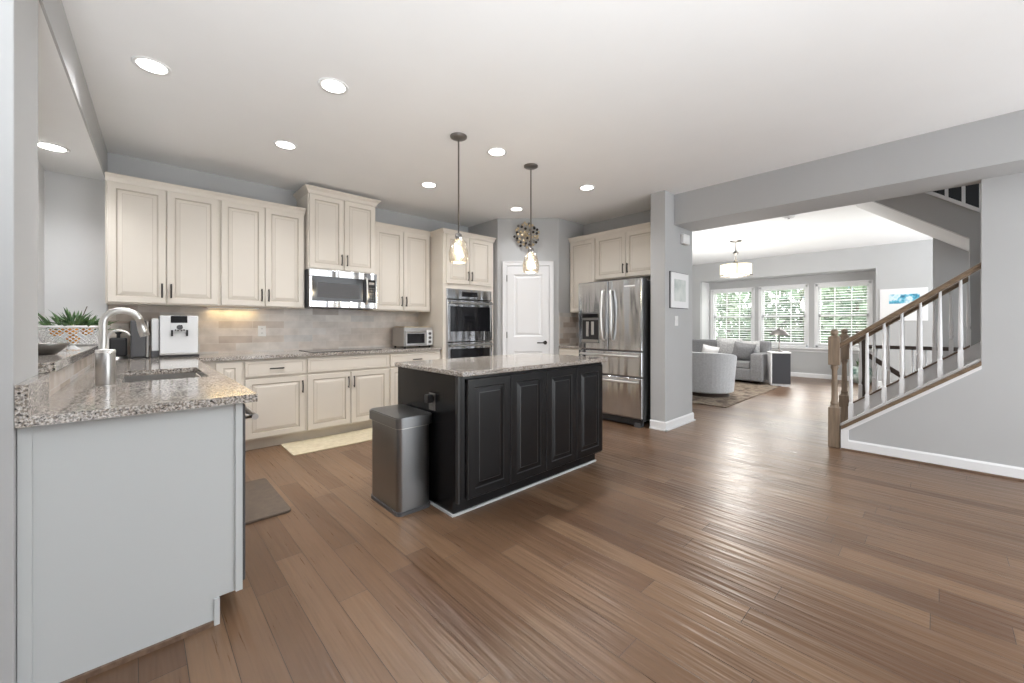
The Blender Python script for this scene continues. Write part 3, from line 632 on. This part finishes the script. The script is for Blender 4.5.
for (D,z) in ((D1,.835),(D2,.53)): MB().tube([(.05,-.055,z),(.06,-.095,z),(.46,-.105,z),(.86,-.095,z),(.87,-.055,z)],.013,'chrome').build('handle', D)
s = MB(); s.box(.06,.335,-.0575,-.055,.975,1.37,'steel_dark'); s.build('dispenser_bezel', L_, .001)
MB().box(.075,.32,-.059,-.0574,1.01,1.27,'black').build('dispenser_recess', L_); MB().box(.075,.32,-.07,-.0574,1.30,1.35,'black_glass').build('dispenser_display', L_, .002); MB().box(.14,.175,-.075,-.059,1.06,1.25,'chrome').box(.22,.255,-.075,-.059,1.08,1.25,'chrome').build('dispenser_paddle', L_, .003); MB().box(.075,.32,-.085,-.0574,.99,1.02,'steel_plain').build('drip_tray', L_, .002)
MB().box(.69,.83,-.0565,-.055,1.665,1.68,'white_plastic').build('badge', R_)
s = MB(); s.box(.02,.90,-.03,.0,.02,.09,'black'); s.build('kick_plate', fr); 
for x in (.05,.85): MB().box(x-.03,x+.04,-.05,.05,0,.05,'dark_grey').build('foot', fr, .004)
MB().box(.80,.90,.0,.1,1.74,1.765,'dark_grey').build('hinge_cover', fr, .003)

# trash can
tc_ = thing('trash_can', 'tall rectangular steel trash can at the island end', 'trash can', (1.305,2.515,0))
def rrect(hx,hy,r,n=5,cx=0,cy=0):
    P_ = []
    for (sx,sy,a0) in ((1,1,0),(-1,1,PI/2),(-1,-1,PI),(1,-1,3*PI/2)):
        for i in range(n+1): a = a0+PI/2*i/n; P_.append((cx+sx*(hx-r)+r*math.cos(a), cy+sy*(hy-r)+r*math.sin(a)))
    return P_
MB().prism(rrect(.118,.205,.035),.02,.545,'steel_dark').build('body', tc_)
MB().prism(rrect(.124,.212,.037),0,.022,'dark_grey').build('base', tc_)
MB().prism(rrect(.132,.222,.04),.553,.612,'steel_dark').prism(rrect(.126,.216,.037),.612,.618,'steel_dark').build('lid', tc_)
MB().prism(rrect(.121,.208,.036),.545,.553,'chrome').build('rim', tc_)
# mats
tag(MB().prism(rrect(.55,.235,.02,4,1.59,4.28),0.0,.012,'beige_mat').build('kitchen_mat', bevel=.003), 'long beige mat on the floor in front of the cooktop cabinets', 'floor mat')
tag(MB().prism(rrect(.21,.37,.03,4,.515,3.22),0.0,.016,'brown_mat').build('kitchen_mat', bevel=.004), 'brown cushioned mat beside the sink peninsula', 'floor mat')

# basket with greenery on the bar
bk = thing('lattice_basket', 'white lattice bowl on the bar ledge holding greenery', 'basket', (-.345,4.27,1.056))
s = MB(); n = 34
for i in range(n):
    for sg in (1,-1):
        pts = []
        for q in range(6): z = .012+q*.024; r_ = .122+.062*(z/.135)**.7; a = 2*PI*i/n + sg*q*.17; pts.append((r_*math.cos(a), r_*math.sin(a), z))
        s.tube(pts,.0035,'white_plastic',5)
s.build('lattice', bk)
def torus(r, z, t, k, n=32): return [(r*math.cos(2*PI*i/n), r*math.sin(2*PI*i/n), z) for i in range(n+1)]
MB().tube(torus(.186,.135,0,0),.009,'white_plastic',8).build('rim', bk); MB().lathe([(.0,.002),(.118,.002),(.118,.014),(.0,.014)],'white_plastic',cap=False).build('base', bk)
gr = thing('greenery_arrangement', 'leafy green sprigs sprouting from the white lattice bowl', 'plant', (-.345,4.27,1.12))
s = MB(); st = MB()
for i in range(170):
    a = random.uniform(0,2*PI); r0 = random.uniform(0,.14); L = random.uniform(.06,.15); el = random.uniform(.05,1.25)
    p = Vector((r0*math.cos(a), r0*math.sin(a), random.uniform(.04,.10))); d = Vector((math.cos(a)*math.cos(el), math.sin(a)*math.cos(el), math.sin(el)))
    sd = d.cross(Vector((0,0,1))).normalized()*random.uniform(.006,.012); up = Vector((0,0,.006)); m1 = p+d*L*.5
    s.add([p, m1+sd+up, p+d*L, m1-sd+up, m1-up*.4], [(0,4,1),(1,4,2),(2,4,3),(3,4,0),(0,1,2,3)], 'leaf')
s.build('leaves', gr)
st.tube([(0,0,.02),(.02,.02,.1),(.05,.05,.16),(.07,.02,.22)],.003,'trunk',6); st.tube([(0,0,.02),(-.02,-.05,.1),(-.08,-.08,.13)],.003,'trunk',6); st.build('twig', gr)
for i,(x,y,z,lab) in enumerate(((0,-.06,.115,'orange resting in the middle front of the lattice bowl'),(-.075,-.02,.108,'orange at the left side of the lattice bowl'),(.075,-.015,.112,'orange at the right side of the lattice bowl'),(0,.02,.05,'orange low in the lattice bowl under the others'))):
    o = thing('orange_fruit', lab, 'orange', (-.345+x,4.27+y,1.056+z-.04), 0, 'oranges in the lattice bowl'); MB().sphere((0,0,.036),.036,'orange').build('fruit', o); MB().lathe([(.004,.071),(.003,.074)],'leaf',n=8).build('stem', o)
bw = thing('dark_bowl', 'small dark grey bowl on the bar ledge next to the wall', 'bowl', (-.335,3.02,1.056))
MB().lathe([(.03,0),(.04,.004),(.065,.03),(.085,.055),(.082,.057),(.06,.034),(.03,.012),(.0,.010)],'pewter',n=28).build('bowl_shell', bw)
pl = thing('folded_doily', 'white cut paper star leaning before the lattice bowl', 'ornament', (-.30,3.42,1.056))
s = MB()
for i in range(10):
    a = 2*PI*i/10; s.add([(0,0,.012),(.06*math.cos(a),.06*math.sin(a),.004),(.03*math.cos(a+.31),.03*math.sin(a+.31),.03),(0,0,.008)], [(0,1,2),(3,2,1),(0,2,3),(0,3,1)], 'paper')
s.build('points', pl)

# ------------------------------------------------------------------ ceiling lights
proto = None
LP = [((.06,3.2),'nearest the left header above the peninsula'),((.92,2.67),'in the front row above the trash can'),((.92,3.82),'in the back row above the base drawers'),((2.33,3.83),'in the back row between the ovens and pendants'),
      ((2.33,2.69),'between the two pendant rods'),((3.67,2.70),'in front of the refrigerator'),((3.66,3.83),'in front of the pantry door'),((-.455,4.37),'in the lower alcove ceiling above the bar ledge')]
for i, ((x,y), desc) in enumerate(LP):
    lab = 'round white recessed ceiling light ' + desc
    if proto is None:
        t = thing('recessed_light', lab, 'ceiling light', (x,y,CH), 0, 'recessed ceiling lights')
        MB().lathe([(.068,-.002),(.088,-.006),(.092,-.001),(.092,0)],'white_plastic',n=32,cap=False).build('trim_ring', t)
        MB().lathe([(.0,-.003),(.07,-.003),(.07,-.001),(0,-.001)],'lens',n=32,cap=False).build('lens', t); proto = t
    else:
        t = copy_tree(proto); t.location = (x,y,CH if i < 7 else 2.485); t['label'] = lab
    ld = bpy.data.lights.new('downlight_beam','SPOT'); ld.energy = SPOT_W; ld.spot_size = 2.5; ld.spot_blend = .9; ld.shadow_soft_size = .07; ld.color = (.985,.99,1)
    lo = bpy.data.objects.new('downlight_beam', ld); C.objects.link(lo); lo.location = (x,y,(CH if i < 7 else 2.485)-.02)
    if i == 7: ld.energy = SPOT_W*.6
    if i == 6: ld.energy = SPOT_W*.5
# pendants
def pendant(loc, lab):
    t = thing('pendant_light', lab, 'pendant light', loc, 0, 'pendant lights over the island')
    MB().lathe([(.068,0),(.068,-.012),(.05,-.022),(.015,-.03)],'pewter',n=28).build('canopy', t)
    MB().tube([(0,0,-.028),(0,0,-.80)],.0065,'pewter',10).build('rod', t)
    MB().lathe([(.012,-.79),(.026,-.80),(.028,-.83),(.02,-.845)],'pewter',n=20).build('socket', t)
    MB().lathe([(.026,-.83),(.048,-.85),(.068,-.90),(.080,-.955),(.078,-1.0),(.070,-1.03),(.068,-1.028),(.076,-.998),(.078,-.955),(.066,-.902),(.046,-.853),(.024,-.834)],'pend_glass',n=28,cap=False).build('glass_shade', t)
    MB().sphere((0,0,-.935),.03,'bulb',14,10,(1,1,1.4)).build('bulb', t)
    ld = bpy.data.lights.new('pendant_glow','POINT'); ld.energy = 6; ld.shadow_soft_size = .04; ld.color = (1,.85,.6)
    lo = bpy.data.objects.new('pendant_glow', ld); C.objects.link(lo); lo.location = (loc[0],loc[1],loc[2]-1.04)
pendant((1.908,2.68,CH), 'pendant light with clear glass bell over the left part of the island')
pendant((2.773,2.70,CH), 'pendant light with clear glass bell over the right part of the island')
# under-cabinet glow at the tile
uc = thing('under_cabinet_light', 'slim warm light under the wall cabinet right of the coffee machine', 'light', (.72,4.99,1.372))
MB().box(-.22,.22,-.02,.02,.0,.012,'white_plastic').build('housing', uc, .002); MB().box(-.21,.21,-.015,.015,-.002,.0,'shade_glass').build('diffuser', uc)
ld = bpy.data.lights.new('under_cabinet_beam','AREA'); ld.shape = 'RECTANGLE'; ld.size = .40; ld.size_y = .04; ld.energy = .6; ld.color = (1,.72,.32)
lo = bpy.data.objects.new('under_cabinet_beam', ld); C.objects.link(lo); lo.location = (.72,4.99,1.366)
# sunburst above pantry door
sb = thing('sunburst_wall_art', 'metal sunburst ornament of rods and discs on the wall above the pantry door', 'wall art', (4.09,4.06,2.485), -PI/4)
s = MB(); s.sphere((0,-.05,0),.03,'gold'); s.tube([(0,0,0),(0,-.05,0)],.008,'gold',8); s.build('hub', sb)
s = MB(); d2 = MB(); nn = 52
for i in range(nn):
    z = 1-(i+.5)/nn*1.25; 
    if z < -.2: continue
    r_ = math.sqrt(max(0,1-z*z)); a = i*2.39996; d = Vector((r_*math.cos(a), -abs(z)*.55, r_*math.sin(a)))
    R_l = .185*(.8+.2*random.random()); p = Vector((0,-.05,0))+d*R_l; p.y = min(p.y,-.012)
    s.tube([(0,-.05,0), p], .0022, 'gold', 5); d2.sphere(p,.019,random.choice(['gold','pewter','bronze','gold']),8,5,(1,.45,1))
s.build('rods', sb); d2.build('discs', sb)
# smoke sensor
t = thing('smoke_detector', 'small round white smoke detector on the living room ceiling', 'smoke detector', (6.9,1.5,LH)); MB().lathe([(.07,0),(.07,-.02),(.055,-.035),(.0,-.037)],'white_plastic').build('cover', t); MB().lathe([(.015,-.036),(.012,-.042)],'dark_grey',n=12).build('sensor_button', t)

# ------------------------------------------------------------------ stairs
sc_ = thing('staircase', 'wood tread staircase with white risers rising right behind the near railing', 'staircase', (5.10,.62,0))
for i in range(12):
    st_ = MB().box(0,.84,-.25*(i+1)-.0,-.25*i-.0,.19*i,.19*(i+1)-.028,'trim').build('riser', sc_)
    MB().box(0,.84,-.25*(i+1),-.25*i+.028,.19*(i+1)-.027,.19*(i+1),'tread').build('tread', sc_, .004)
def zf(y): return .28+SL*(.72-y)
s = MB(); s.prism([(.10,0),(.10,zf(.70)-.02),(-2.4,zf(-1.8)-.02),(-2.4,0)], .845,.93,'trim','x'); s.build('far_stringer', sc_)
s = MB(); s.prism([(.11,zf(.71)-.018),(.11,zf(.71)),(-.82,zf(-.22)),(-.82,zf(-.22)-.018)], .835,.94,'tread','x'); s.build('far_stringer_cap', sc_)
# newel profile
def newel(parent, x, y, z0, z1, k='newel_wood'):
    h = z1-z0; s = MB(); q = .045
    s.box(x-q,x+q,y-q,y+q,z0,z0+h*.335,k)
    s.lathe([(.042,z0+h*.335),(.03,z0+h*.355),(.036,z0+h*.37),(.026,z0+h*.39),(.026,z0+h*.5),(.021,z0+h*.645),(.034,z0+h*.675),(.028,z0+h*.69),(.042,z0+h*.71)],k,(x,y),16)
    s.box(x-q,x+q,y-q,y+q,z0+h*.695,z0+h*.93,k)
    s.frust((x-q,x+q,y-q,y+q),(x-.025,x+.025,y-.025,y+.025),z0+h*.93,z0+h*.945,k)
    s.lathe([(.022,z0+h*.945),(.03,z0+h*.955),(.034,z0+h*.975),(.026,z0+h*.99),(.0,z1)],k,(x,y),16)
    return s.build('newel_post', parent, .003)
def rail_z(y): return 1.03+.765*(.673-y)
def handrail(s, x, y0, y1, f, k):
    pr = [(-.03,-.055),(-.02,-.055),(-.02,-.04),(-.033,-.022),(-.03,-.006),(-.012,.0),(.012,.0),(.03,-.006),(.033,-.022),(.02,-.04),(.02,-.055)][1:]
    n = len(pr); vs = [(x+a, y0, f(y0)+b) for a,b in pr]+[(x+a, y1, f(y1)+b) for a,b in pr]
    s.add(vs, [list(range(n)), list(range(n,2*n))[::-1]]+[(i,n+i,n+(i+1)%n,(i+1)%n) for i in range(n)], k)
def baluster(parent, x, y, z0, z1, k='trim'):
    s = MB(); q = .016; h = z1-z0
    s.box(x-q,x+q,y-q,y+q,z0,z0+.17,k); s.lathe([(.016,z0+.17),(.011,z0+.19),(.015,z0+.21),(.0165,z0+.26),(.010,z1)],k,(x,y),10)
    return s.build('baluster', parent)
rl = thing('stair_railing', 'near stair railing with stained wood handrail and white balusters', 'railing', (0,0,0))
newel(rl, 5.05, .715, 0, 1.165)
s = MB(); handrail(s, 5.05, .69, -.229, rail_z, 'rail_wood'); s.build('handrail', rl)
s = MB(); s.prism([(.655,.157+SL*.045),(.655,.190+SL*.045),(-.229,.190+SL*.929),(-.229,.157+SL*.929)],4.975,5.125,'rail_wood','x'); s.build('base_cap', rl)
s = MB(); s.prism([(.69,.20),(.69,.222),(-.229,.222+SL*.919),(-.229,.20+SL*.919)],5.025,5.075,'trim','x'); s.build('shoe_rail', rl)
for k in range(7): y = .59-.118*k; baluster(rl, 5.05, y, .20+SL*(.69-y), rail_z(y)-.05)
rl2 = thing('stair_railing', 'far stair railing behind the first one, with its own newel', 'railing', (0,0,0))
newel(rl2, 6.0, .76, 0, 1.165)
s = MB(); handrail(s, 6.0, .72, -.19, rail_z, 'rail_wood'); s.build('handrail', rl2)
for k in range(8): y = .62-.116*k; baluster(rl2, 6.0, y, zf(y)-.0, rail_z(y)-.05)
gd = thing('landing_guard_rail', 'dark level and sloping handrails with white balusters beyond the stairs', 'railing', (0,0,0))
MB().box(6.97,7.01,.67,.71,0,1.05,'dark_wood').frust((6.965,7.015,.665,.715),(6.98,7.0,.68,.70),1.05,1.08,'dark_wood').build('post', gd, .003)
MB().box(6.97,7.01,-.17,.67,.90,.945,'dark_wood').build('level_rail', gd, .005)
s = MB(); s.prism([(.665,.87),(.665,.80),(.05,.32),(.05,.39)],6.93,6.965,'dark_wood','x'); s.build('sloping_rail', gd, .004)
for k in range(6): baluster(gd, 6.99, .56-k*.11, 0, .90)
# upper flight railing in the dark opening
ur = thing('upper_stair_railing', 'white balusters of the upper flight seen through the dark opening', 'railing', (0,0,0))
for k in range(7):
    y = .186-k*.116; z = zu(y)+.035; MB().box(6.08,6.105,y-.013,y+.013,z,z+.75,'trim').build('baluster', ur)
s = MB(); handrail(s, 6.09, .29, -.85, lambda y: zu(y)+.84, 'rail_wood'); s.build('handrail', ur)
s = MB(); s.prism([(.29,zu(.29)+.036),(.29,zu(.29)+.046),(-.85,zu(-.85)+.046),(-.85,zu(-.85)+.036)],6.06,6.12,'trim','x'); s.build('shoe_rail', ur)

# ------------------------------------------------------------------ living room
tag(MB().box(6.25,9.55,2.13,4.7,0,.012,'rug').build('area_rug', bevel=.004), 'mottled brown and cream rug under the grey seating', 'rug')
sf = thing('sectional_sofa', 'grey L-shaped sectional sofa in front of the bay windows', 'sofa', (9.1,2.44,.012))
MB().box(0,.95,0,2.5,.06,.30,'sofa').box(-1.6,.0,1.6,2.5,.06,.30,'sofa').build('base', sf, .02)
MB().box(-.015,.92,-.02,.20,.055,.615,'sofa').build('arm', sf, .03, seg=3)
for (a,b,c,d) in ((.02,.72,.21,.95),(.02,.72,.96,1.62),(-1.5,-.0,1.62,2.28)): MB().box(a,b,c,d,.30,.44,'sofa').build('seat_cushion', sf, .03, seg=3)
for (a,b,c,d) in ((.70,.95,.05,.95),(.70,.95,.96,1.70),(.0,.72,2.22,2.5),(-1.5,-.01,2.22,2.5)): MB().box(a,b,c,d,.30,.85,'sofa').build('back_cushion', sf, .04, seg=3)
for (a,b) in ((.05,.05),(.88,.05),(.05,2.42),(.88,2.42)): MB().lathe([(.02,0),(.025,.06)],'dark_wood',(a,b),12).build('leg', sf)
def pillow(name, lab, loc, rot, k, s_=.42, t_=.14):
    n = 10; vs = []; fs = []
    for side in (1,-1):
        for j in range(n+1):
            for i in range(n+1):
                u = i/n*2-1; v = j/n*2-1; e = (1-u**4)*(1-v**4); pinch = 1-.07*(1-abs(u*v)) 
                vs.append((u*s_/2*pinch, side*t_/2*e**.5, v*s_/2*pinch))
    for s2 in range(2):
        b = s2*(n+1)**2
        for j in range(n):
            for i in range(n):
                q = [b+j*(n+1)+i, b+j*(n+1)+i+1, b+(j+1)*(n+1)+i+1, b+(j+1)*(n+1)+i]; fs.append(q if s2 else q[::-1])
    mb = MB(); mb.add(vs, fs, k, True); o = mb.build(name); o.location = loc; o.rotation_euler = rot; return tag(o, lab, 'pillow')
pillow('throw_pillow', 'large light grey pillow leaning at the middle of the sofa', (9.62,3.22,.68), (.25,.1,-1.35), 'pillow_l', .5)
pillow('throw_pillow', 'dark grey pillow in front of the large light one by the sofa arm', (9.40,2.86,.64), (.35,.15,-1.0), 'sofa', .42)
pillow('throw_pillow', 'light grey pillow tucked behind the sofa arm', (9.66,2.82,.67), (.2,0,-1.5), 'pillow_l', .42)
pillow('throw_pillow', 'small white pillow at the left of the group on the sofa', (9.35,3.52,.59), (.3,.2,-1.2), 'pillow_w', .34)
# barrel armchair, its back towards the kitchen
ac = thing('barrel_armchair', 'pale grey barrel armchair seen from behind, beside the pillar', 'armchair', (7.23,2.76,.012))
def barrel(r0,r1,z0,z1,a0,a1,th,k,n=28,dip=.0):
    s = MB(); vs = []; 
    for i in range(n+1):
        a = a0+(a1-a0)*i/n; hh = z1 - dip*(abs(i/n*2-1)**3)
        for (r,z) in ((r0,z0),(r1,hh),(r1-th,hh),(r0-th,z0)): vs.append((r*math.cos(a), r*math.sin(a), z))
    fs = [(i*4+j, i*4+(j+1)%4, (i+1)*4+(j+1)%4, (i+1)*4+j) for i in range(n) for j in range(4)]+[(0,3,2,1),(n*4,n*4+1,n*4+2,n*4+3)]
    s.add(vs, fs, k, False); return s
barrel(.40,.45,.07,.74,PI*1.02-2.15,PI*1.02+2.15,.11,'chair_fab',dip=.12).build('barrel_back', ac, .015, seg=3)
MB().lathe([(.0,.06),(.37,.06),(.38,.09),(.34,.30),(.0,.30)],'chair_fab',n=28,cap=False).build('base', ac); MB().lathe([(.0,.30),(.32,.30),(.335,.34),(.335,.40),(.31,.43),(.0,.44)],'chair_fab',n=28,cap=False).build('seat_cushion', ac); MB().lathe([(.34,0),(.34,.06)],'dark_wood',n=28).build('plinth', ac)
# side table & lamp
sd = thing('side_table', 'charcoal side table with white top at the sofa end', 'side table', (9.17,2.29,0), -1.134)
MB().box(.02,.33,.0,.30,.05,.65,'end_dark').build('body', sd, .003); MB().box(.0,.0195,.0,.30,.02,.65,'trim').build('side_panel', sd, .002); MB().box(-.01,.34,-.012,.31,.65,.675,'trim').build('table_top', sd, .004); MB().box(.03,.32,.02,.28,0,.05,'trim').build('plinth', sd)
lp = thing('table_lamp', 'table lamp with shallow domed shade on the side table', 'lamp', (9.375,2.20,.675))
MB().lathe([(.07,0),(.07,.01),(.02,.03),(.012,.06),(.012,.33)],'pewter',n=20).build('base', lp); MB().lathe([(.17,.33),(.165,.345),(.10,.42),(.02,.465),(.018,.46),(.095,.412),(.16,.338)],'pewter',n=28,cap=False).build('shade', lp); MB().sphere((0,0,.475),.012,'pewter',8,5).build('finial', lp)
# chandelier
cd = thing('drum_chandelier', 'drum chandelier of lit cream glass panels in the living room', 'chandelier', (8.2,2.62,LH))
MB().lathe([(.10,0),(.10,-.02),(.03,-.03)],'pewter',n=24).build('canopy', cd); MB().tube([(0,0,-.03),(0,0,-.62)],.009,'pewter').build('rod', cd)
s = MB(); s.lathe([(.03,-.20),(.05,-.23),(.03,-.26)],'pewter',n=16); s.lathe([(.02,-.36),(.045,-.42),(.05,-.60),(.02,-.62)],'pewter',n=16); s.build('hub', cd)
for i in range(8):
    a = 2*PI*i/8; h_ = .36; s = MB(); p = [(.262*math.cos(a+t),.262*math.sin(a+t)) for t in (-h_,-h_/2,0,h_/2,h_)]; q = [(.252*math.cos(a+t),.252*math.sin(a+t)) for t in (h_,h_/2,0,-h_/2,-h_)]
    s.prism(p+q,-.64,-.45,'shade_glass').build('glass_panel', cd)
MB().tube(torus(.268,-.655,0,0),.011,'pewter',8).build('lower_ring', cd); MB().tube(torus(.17,-.67,0,0),.007,'pewter',8).build('inner_ring', cd)
s = MB(); 
for i in range(4): a = PI/4+PI/2*i; s.tube([(.03*math.cos(a),.03*math.sin(a),-.60),(.262*math.cos(a),.262*math.sin(a),-.655)],.006,'pewter',6)
s.build('arms', cd)
ld = bpy.data.lights.new('chandelier_fill','POINT'); ld.energy = 95; ld.shadow_soft_size = .26; ld.color = (1,.97,.92); lo = bpy.data.objects.new('chandelier_fill', ld); C.objects.link(lo); lo.location = (8.2,2.62,LH-.97)  # point light added below the shade to brighten the living room
# far picture
t = thing('framed_print', 'white framed print with blue harbour scene on the far wall behind the stair rail', 'picture', (10.7,.48,1.60), -PI/2)
MB().box(-.33,.33,-.02,0,-.31,.31,'trim').build('frame', t, .003); MB().box(-.30,.30,-.022,-.02,-.28,.28,'paper').build('mat_board', t); MB().box(-.20,.22,-.024,-.022,.02,.20,'art_blue').build('print', t)
# plant in ceramic pot, near bay
pt = thing('round_planter', 'round green and white ceramic planter on the floor near the bay', 'planter', (10.95,1.11,0))
MB().lathe([(.10,0),(.17,.05),(.21,.15),(.20,.25),(.15,.33),(.12,.35),(.11,.345),(.0,.33)],'teal_ceramic',n=24,cap=False).build('pot', pt)
s = MB()
for i in range(26):
    a = random.uniform(0,2*PI); L = random.uniform(.1,.22); el = random.uniform(.5,1.4); p = Vector((.04*math.cos(a),.04*math.sin(a),.33)); d = Vector((math.cos(a)*math.cos(el), math.sin(a)*math.cos(el), math.sin(el))); sd_ = d.cross(Vector((0,0,1))).normalized()*.02; m1 = p+d*L*.5
    s.add([p,m1+sd_,p+d*L,m1-sd_,m1+Vector((0,0,-.006))],[(0,1,2,3),(0,4,1),(1,4,2),(2,4,3),(3,4,0)],'leaf')
s.build('foliage', pt)
for k,(x,y,lab) in enumerate(((10.1,.72,'white slipper on the living room floor, the left of two'),(10.15,.52,'white slipper on the living room floor, the right of two'))):
    t = thing('slipper', lab, 'slipper', (x,y,0), .3, 'white slippers beyond the stairs'); MB().prism(rrect(.13,.045,.044,5),0,.02,'paper').build('sole', t); MB().sphere((.05,0,.02),.05,'paper',12,6,(1.4,.95,.9)).build('upper', t)

# ------------------------------------------------------------------ outside the bay
struct(BX('floor_lawn', 11.6,45, -20,25, -.6,-.5, 'grass'))
def tree(x, y, h, r, seed, lab):
    rnd = random.Random(seed); t = thing('garden_tree', lab, 'tree', (x,y,-.5), 0, 'trees outside the bay windows')
    MB().tube([(0,0,0),(.05,0,h*.3),(0,.05,h*.7)],[.12,.09,.04],'trunk',8).build('trunk', t)
    s = MB()
    for i in range(850):
        z = rnd.uniform(-1,1); a = rnd.uniform(0,2*PI); rr = (rnd.random()**.4)*r; q = math.sqrt(1-z*z)
        p = Vector((rr*q*math.cos(a), rr*q*math.sin(a), h*.55+rr*z*h*.5/r)); L = rnd.uniform(.09,.2)
        d = Vector((rnd.gauss(0,1),rnd.gauss(0,1),rnd.gauss(0,1))).normalized(); e = d.orthogonal().normalized()
        s.add([p-d*L,p+e*L*.6,p+d*L,p-e*L*.6],[(0,1,2,3)],'leaf_out')
    s.build('foliage', t)
M['leaf_out'] = noise_tint(mat('garden_leaf', (.2,.35,.12), .6), (.045,.11,.065), (.26,.33,.21), 1.2, 5)
tr = [(15.5,5.2,4.2,1.5,'leafy tree outside the left bay window'),(16.5,3.2,3.8,1.4,'leafy tree outside between the left and middle bay windows'),(15.2,1.6,3.4,1.2,'leafy tree outside the right bay window'),(18,6.8,5,2,'larger tree farther behind the left bay window'),(19,1.2,4.6,1.6,'larger tree farther behind the right bay window'),(15.8,4.2,2.2,1.1,'low bushy tree outside the middle bay window'),(17,2.3,2.6,1.2,'low bushy tree farther outside the middle window')]
for i,(x,y,h,r,lab) in enumerate(tr): tree(x,y,h,r,i,lab)
hs = thing('neighbour_house', 'blue grey neighbouring house beyond the trees', 'house', (26,0,-.5))
MB().box(0,8,-3,5,0,5,'siding').build('wall', hs); MB().prism([(-3.4,5),(5.4,5),(1,7.5)],-.4,8.4,'roof','x').build('roof', hs)
for y in (-1.5,.8,3): MB().box(-.05,0,y-.5,y+.5,1,2.4,'trim').build('window', hs)
